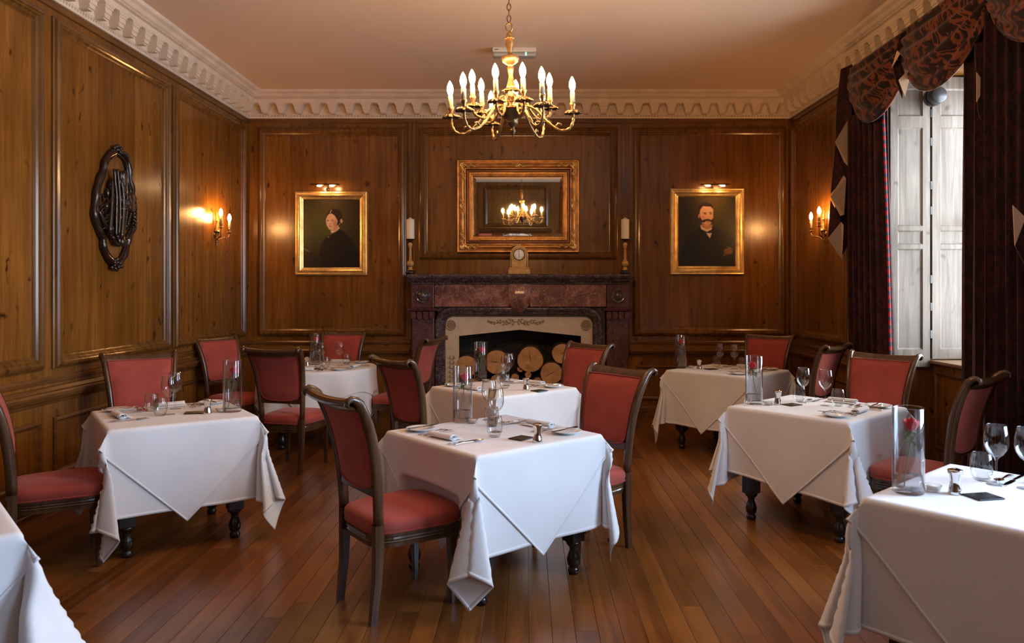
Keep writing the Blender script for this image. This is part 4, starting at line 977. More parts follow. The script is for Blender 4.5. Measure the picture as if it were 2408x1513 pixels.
# ================================================================ CURTAINS
def drape(label, y0, y1, xm, z0, z1, n, amp, edge=None, flare=0.0, mat='drape'):
    t = thing('curtain', label, 'curtain', (0, 0, 0)); rows = []
    r_ = random.Random(int(y0 * 10)); ph = [r_.uniform(-.5, .5) for _ in range(n * 2 + 2)]
    S = n * 14; V = 14
    for j in range(V + 1):
        v = j / V; z = z1 + (z0 - z1) * v; row = []
        for i in range(S + 1):
            u = i / S; a = u * n * 2 * PI + ph[int(u * n)] * .6
            y = y0 - flare * v * (1 - u) + (y1 - y0 + flare * v * (1 - u) * 0) * u if flare else y0 + (y1 - y0) * u
            row.append((xm + amp * (1 + .25 * v) * math.sin(a) + .012 * math.sin(3.1 * a + v * 3), y + .012 * math.cos(2 * a), z))
        rows.append(row)
    o = MB().grid(rows).build('curtain_panel', mat, t); sd = o.modifiers.new('thick', 'SOLIDIFY'); sd.thickness = .004
    if edge is not None:
        i = 0 if edge == 0 else S
        m = MB(); m.tube([rows[j][i] for j in range(V + 1)], .011, 8); m.build('braid', 'braid', t)
    return t
drape('dark crimson curtain on the far side of the window', 6.42, 7.06, 3.04, .02, 3.15, 6, .042, 0, .16)
drape('near dark curtain at the right edge of the picture', 4.20, 5.12, 3.00, .02, 3.45, 8, .05)
drape('dark curtain beside the camera outside the frame, far side of the second window', 3.35, 3.60, 3.08, .02, 3.3, 3, .03)
def swag(label, y0, y1, xm, zt, zb, bulge=.16):
    t = thing('curtain_swag', label, 'swag', (0, 0, 0)); U, V = 40, 36; rows = []
    for j in range(V + 1):
        v = j / V; row = []
        for i in range(U + 1):
            u = i / U; s = math.sin(PI * u); dip = (zt - zb) * v * s ** .75
            gath = .20 * v * (1 - s)
            f = math.sin(v * 2 * PI * 4.5 + math.cos(PI * u) * .6)
            out = bulge * s ** .7 * (math.sin(PI * min(1, v * 1.02)) * .75 + .35 * v) + .024 * f * s ** .5
            y = y0 + (y1 - y0) * (.5 + (u - .5) * (1 - .10 * v * v))
            row.append((xm - out, y, zt - dip - gath))
        rows.append(row)
    o = MB().grid(rows).build('swag_cloth', 'damask', t); sd = o.modifiers.new('thick', 'SOLIDIFY'); sd.thickness = .004
    m = MB(); m.tube([Vector(p) + Vector((0, 0, -.004)) for p in rows[-1]], .009, 6); m.build('swag_hem', 'damask', t)
swag('patterned crimson swag at the far end of the window pelmet', 5.82, 7.00, 3.00, 3.60, 2.99)
swag('patterned crimson swag in the middle of the window pelmet', 4.76, 5.98, 2.97, 3.60, 2.99, .17)
swag('patterned crimson swag above the near curtain at the picture corner', 3.60, 4.92, 2.99, 3.60, 2.99, .17)
MB_ = MB().box(3.02, XR - .002, 3.6, 7.05, 3.44, 3.53); o = MB_.build('pelmet_board', 'blackwood'); tag(o, 'dark pelmet board above the window carrying the swags', 'pelmet')
def tail(label, Y0, steps, xin):
    """cascade: folded strips showing cream lining on the turned faces. steps: list of (px,py) polygons with colour flag"""
    t = thing('curtain_tail', label, 'curtain tail', (0, 0, 0))
    for k, (poly, cream) in enumerate(steps):
        pts = []
        for i, (px, py, dy) in enumerate(poly):
            X, Z = at_y(px, py, Y0 + dy); pts.append((X, Y0 + dy, Z))
        n = len(pts); vs = pts + [(p[0] + .004, p[1] + .012, p[2]) for p in pts]
        fs = [tuple(range(n)), tuple(range(n, 2 * n))[::-1]] + [(i, (i + 1) % n, n + (i + 1) % n, n + i) for i in range(n)]
        MB().add(vs, fs).build('lining_fold' if cream else 'outer_fold', 'cream_lining' if cream else 'drape', t)
tail('cascading crimson curtain tail with cream lining beside the right wall light', 7.14, [
    ([(1977, 163, 0), (2006, 150, -.05), (2001, 300, -.05), (1994, 420, 0), (1964, 334, .06), (1967, 250, .05)], 0),
    ([(1995, 280, -.02), (1996, 390, -.02), (1990, 392, .03), (1964, 333, -.06)], 1),
    ([(1964, 340, .04), (1989, 386, .03), (1988, 420, .0), (1953, 456, .05)], 0),
    ([(1984, 412, -.04), (1990, 420, -.04), (1985, 505, .0), (1976, 508, .02), (1953, 463, -.06)], 1),
    ([(1953, 470, .04), (1976, 512, .02), (1977, 530, .0), (1947, 559, .05)], 0),
    ([(1978, 522, -.04), (1984, 530, -.04), (1980, 611, .0), (1947, 561, -.06)], 1),
    ([(1972, 200, .10), (2012, 200, .10), (2004, 560, .10), (1981, 600, .10), (1962, 540, .10)], 0)], 3.1)
tail('cream-lined tail hanging between the far and middle swags', 5.80, [
    ([(2128, 95, 0), (2142, 84, 0), (2138, 180, -.02), (2130, 215, -.02), (2116, 192, .03)], 1),
    ([(2117, 80, .03), (2130, 72, .03), (2127, 128, .03), (2112, 142, .03), (2104, 130, .02)], 0),
    ([(2110, 118, -.03), (2117, 126, -.03), (2097, 160, -.02), (2108, 122, 0)], 1),
    ([(2098, 150, 0), (2118, 138, 0), (2126, 170, 0), (2122, 232, 0), (2106, 190, .02)], 0),
    ([(2113, 188, -.02), (2140, 160, -.02), (2142, 175, -.02), (2128, 228, -.02)], 1)], 2.9)
tail('cream-lined tail hanging between the middle and near swags', 4.86, [
    ([(2297, 170, 0), (2306, 182, 0), (2305, 226, 0), (2297, 240, 0)], 1),
    ([(2293, 120, .02), (2306, 110, .02), (2306, 280, .02), (2300, 262, .02)], 0)], 2.9)
tail('cream lining fold of the near curtain tail at the right edge of the picture', 4.35, [
    ([(2382, 483, -.03), (2412, 512, -.03), (2387, 578, -.03)], 1),
    ([(2412, 512, .0), (2470, 540, .0), (2430, 660, .0), (2387, 578, 0)], 0)], 2.9)
sp = thing('sensor', 'small round grey fitting high on the window shutter below the middle swag', 'sensor', (0, 0, 0))
X, Z = at_y(2197, 228, 6.45)
MB().lathe([(.001, -.09), (.060, -.09), (.070, -.075), (.070, .03), (.05, .045), (.001, .045)], 24, (X, 6.45, Z), 'y').build('sensor_body', 'greymetal', sp)
MB().lathe([(.072, -.02), (.078, -.01), (.078, .03), (.072, .04)], 24, (X, 6.46, Z), 'y').build('sensor_ring', 'blackwood', sp)
MB().box(X - .01, X + .01, 6.48, 6.58, Z - .015, Z + .015).build('bracket', 'blackwood', sp)
# ================================================================ TABLES AND CLOTHS
HT = .41; ZT = .755
def leg_mesh():
    m = MB(); w = .043
    m.box(-w, w, -w, w, .18, ZT - .03)
    rows = [(.027, .215), (.040, .205), (.033, .19), (.022, .175), (.020, .155), (.028, .125), (.035, .095), (.030, .06), (.020, .045), (.026, .038), (.030, .02), (.024, 0), (.001, 0)]
    m.lathe([(r * 1.08, z * .84) for r, z in rows], 14); return m
lm = None
def table_thing(label, c, yaw, h=HT, round_r=None):
    global lm
    t = thing('dining_table', label, 'table', (c[0], c[1], 0), yaw)
    if round_r:
        MB().lathe([(.001, ZT), (round_r, ZT), (round_r + .005, ZT - .012), (round_r, ZT - .03), (.001, ZT - .03)], 48).build('tabletop', 'blackwood', t); hh = round_r * .60
        MB().lathe([(hh * 1.15, ZT - .03), (hh * 1.15, ZT - .11), (hh * 1.12, ZT - .11), (hh * 1.12, ZT - .03)], 40).build('apron', 'blackwood', t)
    else:
        bevel(MB().box(-h + .004, h - .004, -h + .004, h - .004, ZT - .03, ZT).build('tabletop', 'blackwood', t), .006); hh = h - .10
        m = MB()
        for s in (-1, 1): m.box(-hh, hh, s * hh - .012, s * hh + .012, ZT - .12, ZT - .03); m.box(s * hh - .012, s * hh + .012, -hh, hh, ZT - .12, ZT - .03)
        m.build('apron', 'blackwood', t)
    for sx in (-1, 1):
        for sy in (-1, 1):
            if lm is None: o = leg_mesh().build('leg', 'blackwood', t); lm = o.data
            else: o = bpy.data.objects.new('leg', lm); COL.objects.link(o); o.parent = t
            o.location = (sx * hh, sy * hh, 0)
    return t
def make_loop(P, Q, bias, w3):
    n = 240; pts = []
    for i in range(n + 1):
        u = i / n; p = P * math.sin(PI * u) + w3 * math.sin(2 * PI * u) ** 2 * math.sin(PI * u); q = Q * math.sin(2 * PI * u) + bias * math.sin(PI * u) ** 2 + w3 * .9 * math.sin(6 * PI * u) * math.sin(PI * u)
        pts.append(((p - q) / 2 ** .5, (p + q) / 2 ** .5))
    pts = np.array(pts); sc = 1.0
    for _ in range(4):
        v = pts * sc; tl = np.hypot(v[:, 0], v[:, 1]) + 1e-9
        d = np.stack([np.sin(tl) * v[:, 0] / tl, np.sin(tl) * v[:, 1] / tl, -np.cos(tl)], -1); L = np.linalg.norm(np.diff(d, axis=0), axis=1).sum(); sc *= (PI / 2) / L
    v = pts * sc; tl = np.hypot(v[:, 0], v[:, 1]) + 1e-9
    d = np.stack([np.sin(tl) * v[:, 0] / tl, np.sin(tl) * v[:, 1] / tl, -np.cos(tl)], -1)
    s = np.concatenate([[0], np.cumsum(np.linalg.norm(np.diff(d, axis=0), axis=1))]); s /= s[-1]
    g = np.linspace(0, 1, 121); return np.stack([np.interp(g, s, d[:, k]) for k in range(3)], -1)
def cloth_map(seed, h, loops):
    r_ = random.Random(seed); wv = [[(r_.uniform(.5, 1), r_.uniform(2.2, 4.5), r_.uniform(0, 6), r_.uniform(-1, 1)) for _ in range(3)] for _ in range(4)]
    flare = [r_.uniform(.0, .02) for _ in range(4)]
    LP = []
    for i in range(4):
        P_, Q_, b_, w3 = loops[i] if loops else (r_.uniform(.08, .14), r_.uniform(.08, .14), r_.uniform(-.05, .05), r_.uniform(.11, .14))
        LP.append((make_loop(.80, .16, b_ * .3, 0), make_loop(P_, Q_, b_, w3)))
    def f(a, b, e):
        hx = h + e; ca = max(-h, min(h, a)); cb = max(-h, min(h, b)); dx, dy = a - ca, b - cb; r = .010 + e
        def edge(d):
            q = r * PI / 2
            if d < q: return r * math.sin(d / r), r * (1 - math.cos(d / r))
            return r, r + d - q
        if dx == 0 and dy == 0: return (a, b, ZT + e + .0005 * math.sin(a * 9 + seed) )
        if dx != 0 and dy != 0:
            sx, sy = (1 if dx > 0 else -1), (1 if dy > 0 else -1); ax, ay = abs(dx), abs(dy)
            d = math.hypot(ax, ay); ph = math.atan2(ay, ax); ci = {(1, 1): 0, (-1, 1): 1, (-1, -1): 2, (1, -1): 3}[(sx, sy)]
            k = ph / (PI / 2) * 120; i0 = min(119, int(k)); fr = k - i0
            A, B = LP[ci]; mixt = min(1, max(0, (d - .16) / .34)) if e > .005 else min(1, max(0, (d - .06) / .22)); mixt = mixt * mixt * (3 - 2 * mixt)
            dv = (A[i0] * (1 - fr) + A[i0 + 1] * fr) * (1 - mixt) + (B[i0] * (1 - fr) + B[i0 + 1] * fr) * mixt
            dv = dv / np.linalg.norm(dv)
            q = r * PI / 2; o, dn = edge(min(d, q)); rest = max(0, d - q)
            fl = flare_side(ci, ph) * max(0, d - q)
            ex, ey = math.cos(ph), math.sin(ph)
            x = h + e * 0 + o * ex + rest * dv[0] + fl * ex; y = h + o * ey + rest * dv[1] + fl * ey; z = ZT + e - dn + rest * dv[2]
            return (sx * x, sy * y, max(z, .012 + e))
        if dx != 0: d, s, side, sg = abs(dx), b, (0 if dx > 0 else 2), (1 if dx > 0 else -1)
        else: d, s, side, sg = abs(dy), a, (1 if dy > 0 else 3), (1 if dy > 0 else -1)
        o, dn = edge(d); t = s / h; win = (1 - t ** 4)
        w = sum(A_ * math.sin(f_ * s * 2.6 + p_ + t_ * d * 1.5) for A_, f_, p_, t_ in wv[side]) * .010 * (d / .48) ** 1.4 * win
        out = o + flare[side] * d + w
        z = ZT + e - dn + .012 * abs(w) 
        if dx != 0: return (sg * (h + out), b, z)
        return (a, sg * (h + out), z)
    def flare_side(ci, ph):
        sides = {0: (0, 1), 1: (2, 1), 2: (2, 3), 3: (0, 3)}[ci]; t = ph / (PI / 2); return flare[sides[0]] * (1 - t) + flare[sides[1]] * t
    return f
def round_map(seed, R):
    r_ = random.Random(seed); p1, p2 = r_.uniform(0, 6), r_.uniform(0, 6)
    def f(a, b, e):
        q = math.hypot(a, b)
        if q <= R: return (a, b, ZT + e)
        d = q - R; th = math.atan2(b, a); r = .01 + e; qq = r * PI / 2
        o, dn = (r * math.sin(d / r), r * (1 - math.cos(d / r))) if d < qq else (r, r + d - qq)
        A = .17 * d; w = A * (.5 + .5 * math.sin(9 * th + p1)) + .05 * d * math.sin(4 * th + p2)
        rr = R + o + w; return (rr * math.cos(th), rr * math.sin(th), max(.012, ZT + e - dn * (.985 - .02)))
    return f
CH = [  # x, y, heading, label
 (-.64, 3.75, 37.5, 'red upholstered dining chair nearest the viewer, left of the centre front table'),
 (.315, 4.500, 219.5, 'orange-lit upholstered dining chair behind the right side of the centre front table'),
 (-2.02, 6.55, 76, 'red upholstered dining chair seen square from behind, in front of the round table'),
 (-2.93, 7.60, -30, 'red upholstered dining chair in the far left corner beside the left wall light'),
 (-2.15, 8.40, 266, 'red upholstered dining chair behind the round table, under the portrait of the woman'),
 (-.69, 5.53, 41, 'dark-backed dining chair left of the table before the fireplace, behind the nearest chair'),
 (-1.27, 7.63, 165, 'pink-backed dining chair turned sideways beside the left fireplace pilaster'),
 (.30, 6.53, 222, 'red upholstered dining chair right of the table before the fireplace, hiding the logs'),
 (-2.76, 5.46, -55, 'red upholstered dining chair behind the left table, below the carved plaque'),
 (-2.66, 4.25, 34, 'red upholstered dining chair at the far left edge, its seat under the left table'),
 (2.38, 7.78, 232, 'orange-lit upholstered dining chair in the far right corner'),
 (2.46, 6.83, 135, 'dark red dining chair half hidden before the far curtain'),
 (2.44, 5.48, 221, 'red upholstered dining chair behind the middle right table, before the window shutters'),
 (2.385, 4.535, 132, 'dark-backed dining chair with orange seat between the middle right and bottom right tables')]
def press(X, Y, z, e):
    """cloth pressed in where a seat is pushed against it"""
    for x, y, hd, _ in CH:
        dx, dy = X - x, Y - y
        if dx * dx + dy * dy > .30: continue
        a = math.radians(hd); fy = dx * math.cos(a) + dy * math.sin(a); fx = dx * math.sin(a) - dy * math.cos(a)
        if fy < -.05: continue
        wx = 1 - min(1, max(0, (abs(fx) - .255) / .07)); wz = 1 - min(1, max(0, (z - .505) / .16))
        wx = wx * wx * (3 - 2 * wx); wz = wz * wz * (3 - 2 * wz)
        tgt = .263 - e * 1.5 - .03 * (fx / .25) ** 2 - (1 - wx * wz) * .30
        if fy < tgt: X += (tgt - fy) * math.cos(a); Y += (tgt - fy) * math.sin(a)
    return X, Y
def cloth(name, f, half, rot, e, c, yaw, label, cat, N_=92, group=None, tagat=False):
    """square cloth of the given half size, turned by rot on the table"""
    P = []
    cs, sn = math.cos(rot), math.sin(rot); cy_, sy_ = math.cos(yaw), math.sin(yaw)
    for i in range(N_ + 1):
        row = []
        for j in range(N_ + 1):
            u, v = (i / N_ * 2 - 1) * half, (j / N_ * 2 - 1) * half
            x, y, z = f(u * cs - v * sn, u * sn + v * cs, e)
            if z < ZT - .07:
                X, Y = c[0] + x * cy_ - y * sy_, c[1] + x * sy_ + y * cy_; X, Y = press(X, Y, z, e); X -= c[0]; Y -= c[1]
                x, y = X * cy_ + Y * sy_, -X * sy_ + Y * cy_
            row.append((x, y, z))
        P.append(row)
    t = thing(name, label, cat, (c[0], c[1], 0), yaw, group)
    m = MB(); m.grid(P); o = m.build('cloth', 'linen', t, recalc=False)
    if tagat:
        q = Vector(P[N_ - 4][4]); MB().box(q.x - .006, q.x + .006, q.y - .006, q.y + .004, q.z - .012, q.z + .012).build('woven_tag', 'slate', t)
    # sewn hem: a narrow double thickness along the four edges
    hm = MB(); w = 2
    for k in range(4):
        rows = []
        for i in range(N_ + 1):
            def g(ii, jj): return P[ii][jj]
            if k == 0: a_, b_ = g(0, i), g(1, i)
            elif k == 1: a_, b_ = g(N_, i), g(N_ - 1, i)
            elif k == 2: a_, b_ = g(i, 0), g(i, 1)
            else: a_, b_ = g(i, N_), g(i, N_ - 1)
            A_, B_ = Vector(a_), Vector(b_); rows.append([A_, A_ + (B_ - A_) * .8])
        hm.grid([list(r) for r in rows])
    ho = hm.build('hem', 'linen', t, recalc=False); sd = ho.modifiers.new('thick', 'SOLIDIFY'); sd.thickness = .0035; sd.offset = 0
    return t
# name key, centre, yaw(deg), half size, cloth half, overlay half, labels
A = .0  # every corner fold: (outward, sideways, lean, crease) for corners (+,+),(-,+),(-,-),(+,-)
TABLES = {
 'T1': dict(c=(-.188, 4.140), yaw=40.0, h=.412, lab='square dining table at the centre front, two steps in front of the fireplace', nm='the centre front table', seed=21,
            loops=[(.12, .10, .0, .12), (.12, .10, .05, .12), (.10, .07, -.02, .14), (.05, .10, -.02, .13)]),
 'T2': dict(c=(-2.245, 4.770), yaw=35.5, h=.400, lab='square dining table at the left, below the carved wall plaque', nm='the left table', seed=33,
            loops=[(.14, .10, .0, .12), (.14, .10, .05, .12), (.08, .09, .03, .13), (.10, .14, -.02, .11)]),
 'T4': dict(c=(-.190, 6.060), yaw=41.5, h=.405, lab='square dining table directly before the fireplace', nm='the fireplace table', seed=41, loops=None),
 'T5': dict(ch=.88, cr=-.08, c=(1.937, 5.038), yaw=41.7, h=.405, lab='square dining table at the middle right near the window', nm='the middle right table', seed=58,
            loops=[(.14, .10, .0, .12), (.12, .12, .03, .12), (.12, .10, .05, .12), (.08, .10, .02, .13)]),
 'T6': dict(ch=.935, c=(1.95, 7.33), yaw=45.0, h=.415, lab='square dining table in the far right corner', nm='the far right corner table', seed=62, loops=None),
 'T7': dict(c=(1.866, 2.807), yaw=41.0, h=.412, lab='square dining table at the bottom right edge of the picture', nm='the bottom right table', seed=77,
            loops=[(.14, .10, .0, .12), (.12, .12, .02, .12), (.14, .10, .0, .12), (.12, .1, 0, .12)]),
 'T8': dict(c=(-2.235, 2.47), yaw=42.0, h=.412, lab='square dining table at the bottom left edge of the picture', nm='the bottom left table', seed=80,
            loops=[(.14, .10, .0, .12), (.12, .10, -.02, .12), (.12, .12, .0, .12), (.20, .20, 0, .03)]),
}
for k, T in TABLES.items():
    yw = math.radians(T['yaw']); table_thing(T['lab'], T['c'], yw, T['h'])
    f = cloth_map(T['seed'], T['h'], T['loops'])
    cloth('tablecloth', f, T.get('ch', .910), T.get('cr', 0), .002, T['c'], yw, 'long white under-cloth reaching almost to the floor on ' + T['nm'], 'tablecloth', 84, tagat=(k == 'T1'))
    cloth('table_overlay', f, .70, PI / 4, .007, T['c'], yw, 'white over-cloth with hanging points on ' + T['nm'], 'tablecloth', 100)
RT = .565; TABLES['T3'] = dict(c=(-2.13, 7.68), yaw=15, nm='the round table')
table_thing('round dining table in the far left corner', (-2.13, 7.68), math.radians(15), round_r=RT)
f = round_map(5, RT)
cloth('tablecloth', f, .93, 0, .002, (-2.13, 7.68), math.radians(8), 'long white under-cloth on the round table', 'tablecloth', 84)
cloth('table_overlay', f, .80, PI / 4, .007, (-2.13, 7.68), math.radians(8), 'white over-cloth on the round table', 'tablecloth', 90)
# ================================================================ CHAIRS
def chair():
    t = thing('dining_chair', '', 'chair'); W0, W1 = .205, .245
    def outline(k=1.0, n=40, grow=0.0):
        pts = []
        for i in range(n):
            a = 2 * PI * i / n; ca, sa = math.cos(a), math.sin(a); p = .42
            u = math.copysign(abs(ca) ** p, ca); v = math.copysign(abs(sa) ** p, sa)
            y = .005 + v * (.232 + grow) ; w = (W0 + (W1 - W0) * (v + 1) / 2) + grow; bow = .018 * (1 - u * u) * (1 if v > 0 else 0)
            pts.append((u * w * k, y * k + bow * k, 0))
        return pts
    rows = []
    for k, z in ((1.0, .415), (1.02, .425), (1.035, .442), (1.025, .460), (.985, .474), (.90, .483), (.75, .490), (.5, .495), (.22, .497), (.02, .498)):
        rows.append([(x, y, z) for x, y, _ in outline(k)])
    MB().grid(rows, True, wrap=True).build('seat', 'velvet', t)
    m = MB(); m.tube([(x, y, .416) for x, y, _ in outline(1.012)], .006, 6, closed=True); m.build('seat_piping', 'piping', t)
    rows = [[(x, y, z) for x, y, _ in outline(k)] for k, z in ((.90, .345), (.975, .345), (.975, .365), (.995, .370), (.975, .376), (.995, .383), (.985, .392), (1.01, .398), (1.01, .413), (.90, .413))]
    MB().grid(rows, True, wrap=True).build('seat_rail', 'chairwood', t, smooth=False)
    for s in (-1, 1):
        m = MB(); secs = [(.19 * s, .195, .40, .024), (.19 * s, .195, .34, .024), (.185 * s, .192, .31, .020), (.188 * s, .196, .02, .013), (.188 * s, .196, 0, .012)]
        m.grid([[(x + a * w, y + b_ * w, z) for a, b_ in ((-1, -1), (1, -1), (1, 1), (-1, 1))] for x, y, z, w in secs], False, wrap=True)
        o = m.build('leg', 'chairwood', t); bevel(o, .003, 1)
        m = MB(); secs = [(.185 * s, -.205, .46, .019, .024), (.185 * s, -.205, .34, .019, .024), (.184 * s, -.209, .20, .017, .021), (.182 * s, -.222, .08, .015, .019), (.181 * s, -.230, 0, .014, .018)]
        m.grid([[(x + a * w, y + b_ * w2, z) for a, b_ in ((-1, -1), (1, -1), (1, 1), (-1, 1))] for x, y, z, w, w2 in secs], False, wrap=True)
        o = m.build('leg', 'chairwood', t); bevel(o, .003, 1)
    # stiles, curving back and out to a scrolled end
    def st(v):      # v 0..1 from seat to the top of the upholstered panel
        y = -.205 - .014 * v - .052 * v ** 2 - .052 * v ** 4; x = .190 + .022 * v + .032 * v * v
        return x, y, .46 + (1.035 - .46) * v
    for s in (-1, 1):
        P = [st(v / 10) for v in range(11)]; P += [(.249, -.343, 1.052), (.252, -.366, 1.062), (.254, -.386, 1.054), (.253, -.390, 1.036), (.250, -.378, 1.026)]
        rr = [(.020, .027)] * 9 + [(.021, .025), (.021, .022), (.020, .019), (.018, .016), (.017, .014), (.015, .010), (.012, .006)]
        m = MB(); m.tube([(s * x, y, z) for x, y, z in P], .02, 8, rr=[(b_, a) for a, b_ in rr]); m.build('stile', 'chairwood', t)
    rows = []        # top rail with rolled-over crest
    for i in range(13):
        u = i / 12 * 2 - 1; x = u * .238; dip = .010 * (1 - u * u); dy = .012 * (1 - u * u)
        sec = [(-.300, .998), (-.318, 1.030), (-.334, 1.052), (-.356, 1.063), (-.378, 1.062), (-.391, 1.048), (-.388, 1.032), (-.372, 1.026), (-.358, 1.028), (-.345, 1.018), (-.330, .998)]
        rows.append([(x, y - dy, z - dip * 1.2) for y, z in sec])
    MB().grid(rows, True, wrap=True).build('top_rail', 'chairwood', t)
    m = MB(); rows = []
    for i in range(9):
        u = i / 8 * 2 - 1; y = -.213; rows.append([(u * .196, y + .014, .585), (u * .196, y + .014, .628 + .008 * u * u), (u * .198, y - .014, .628 + .008 * u * u), (u * .196, y - .014, .585)])
    m.grid(rows, False, wrap=True); o = m.build('bottom_rail', 'chairwood', t); bevel(o, .004, 1)
    # upholstered panel, front and back, with cord
    def pan(u, v, off, bul):
        vv = .30 + .665 * v; x, y, z = st(vv); hw_ = x - .017; rc = .16
        k = 1.0
        if v < rc: k = 1 - .10 * (1 - math.sqrt(max(0, 1 - ((rc - v) / rc) ** 2)))
        zz = z - .022 * (1 - v) * (1 - abs(u) ** 3) * (1 if v < .2 else 0) * max(0, (rc - v) / rc)
        y += .012 * (u * u - 1) * .6
        e = (1 - abs(u) ** 6) * (1 - abs(2 * v - 1) ** 8)
        return (u * hw_ * k, y + off + bul * e, zz)
    for nm, off, bul in (('backrest', .014, .020), ('back_panel', -.012, -.012)):
        rows = [[pan(u / 10 - 1, v / 18, off, bul) for u in range(21)] for v in range(19)]
        MB().grid(rows).build(nm, 'velvet', t)
        m = MB(); ring = [pan(u / 10 - 1, 0, off + bul * .25, 0) for u in range(21)] + [pan(1, v / 18, off + bul * .25, 0) for v in range(1, 19)] + [pan(1 - u / 10, 1, off + bul * .25, 0) for u in range(1, 21)] + [pan(-1, 1 - v / 18, off + bul * .25, 0) for v in range(1, 18)]
        m.tube([(x * .985, y, z) for x, y, z in ring], .0045, 6, closed=True); m.build('back_piping', 'piping', t)
    return t
c0 = chair()
G = None
for i, (x, y, hd, lab) in enumerate(CH):
    rz = math.radians(hd - 90)
    if i == 0: c0.location = (x, y, 0); c0.rotation_euler = (0, 0, rz); c0['label'] = lab; c0['group'] = 'upholstered dining chairs'
    else: dup(c0, (x, y, 0), rz, lab, 'upholstered dining chairs')
# ================================================================ TABLEWARE
ZS = ZT + .0078
def on_t(px, py): return on_z(px, py, ZS)
def P_vase():
    m = MB(); R = .0575
    m.lathe([(.001, 0), (R - .002, 0), (R, .003), (R, .327), (R - .0015, .330), (R - .003, .327), (R - .003, .022), (.001, .020)], 40); return m.build('glass_vase', 'vaseglass')
vase0 = P_vase(); tag(vase0, 'x', 'vase')
def P_water(): return MB().lathe([(.001, .021), (.054, .022), (.054, .066), (.001, .066)], 32).build('water', 'water', vase0)
P_water()
def P_rose():
    t = thing('rose', 'x', 'rose'); r_ = random.Random(2)
    m = MB(); q = cr([(-.022, -.012, .024), (-.012, -.004, .09), (.004, .0, .16), (.010, .002, .235)], 6); m.tube(q, .0022, 6); m.build('stem', 'stem', t)
    c = Vector((.012, .002, .262))
    for k in range(11):
        ring = 0 if k < 3 else (1 if k < 6 else 2); R = (.009, .016, .023)[ring]; a0 = k * 2.4; m = MB(); rows = []
        for i in range(6):
            v = i / 5; row = []
            for j in range(7):
                u = j / 6 - .5; a = a0 + u * (2.3, 1.9, 1.6)[ring]; rr = R * (.35 + .75 * math.sin(min(1, v * 1.1) * PI * .62)) + (.004 * v ** 3 if ring == 2 else 0)
                row.append((c.x + rr * math.cos(a), c.y + rr * math.sin(a), c.z - .024 + v * (.052, .048, .042)[ring] * (1 - .35 * abs(u * 1.6) ** 2)))
            rows.append(row)
        m.grid(rows); m.build('petal', 'rose', t)
    m = MB(); m.ball((c.x, c.y, c.z - .026), (.008, .008, .010), 8, 5)
    for k in range(5):
        a = k * 1.257; m.add([(c.x + .006 * math.cos(a), c.y + .006 * math.sin(a), c.z - .026), (c.x + .022 * math.cos(a + .25), c.y + .022 * math.sin(a + .25), c.z - .030), (c.x + .026 * math.cos(a), c.y + .026 * math.sin(a), c.z - .052), (c.x + .018 * math.cos(a - .25), c.y + .018 * math.sin(a - .25), c.z - .036)], [(0, 1, 2, 3)])
    m.build('calyx', 'stem', t)
    for a, z, L in ((2.9, .20, .036), (.4, .195, .030), (4.3, .215, .028)):
        b_ = Vector((.006, 0, z)); m = MB(); rows = []
        for i in range(7):
            v = i / 6; w = .014 * math.sin(PI * v) ** .8; cx, cz = L * v, -.03 * v * v + .008 * v
            row = []
            for u in (-1, -.5, 0, .5, 1): row.append((b_.x + cx * math.cos(a) - u * w * math.sin(a), b_.y + cx * math.sin(a) + u * w * math.cos(a), b_.z + cz + .003 * abs(u)))
            rows.append(row)
        m.grid(rows); m.build('leaf', 'leaf', t)
    return t
rose0 = P_rose()
def lathe_thing(name, prof, mat, seg=32): o = MB().lathe(prof, seg).build(name, mat); return o
wine0 = lathe_thing('wine_glass', [(.001, 0), (.036, 0), (.036, .002), (.012, .005), (.005, .012), (.0038, .03), (.0038, .095), (.008, .106), (.026, .122), (.040, .143), (.0455, .168), (.044, .195), (.0385, .238), (.0360, .2405), (.0370, .238), (.0425, .195), (.0440, .168), (.0385, .144), (.025, .1245), (.001, .110)], 'glass'); tag(wine0, 'x', 'wine glass')
tum0 = lathe_thing('tumbler', [(.001, 0), (.026, 0), (.031, .004), (.040, .030), (.043, .055), (.041, .085), (.036, .112), (.0350, .1125), (.0350, .111), (.0398, .085), (.0418, .055), (.0387, .031), (.029, .010), (.001, .008)], 'glass'); tag(tum0, 'x', 'tumbler')
tea0 = lathe_thing('tealight_holder', [(.001, 0), (.022, 0), (.027, .003), (.034, .022), (.0345, .026), (.032, .026), (.025, .008), (.001, .007)], 'vaseglass'); tag(tea0, 'x', 'tealight holder')
MB().lathe([(.001, .009), (.018, .009), (.019, .011), (.019, .021), (.001, .020)], 20).build('tealight_candle', 'candle', tea0)
pot0 = lathe_thing('pepper_pot', [(.001, 0), (.026, 0), (.027, .003), (.023, .018), (.018, .042), (.0185, .055), (.024, .078), (.027, .090), (.026, .093), (.020, .094), (.012, .098), (.001, .098)], 'silver'); tag(pot0, 'x', 'pepper pot')
pl0 = MB().lathe([(.001, .001), (.045, .001), (.047, .003), (.060, .008), (.082, .016), (.084, .018), (.082, .019), (.060, .012), (.046, .006), (.001, .005)], 44).build('side_plate', 'china'); tag(pl0, 'x', 'plate')
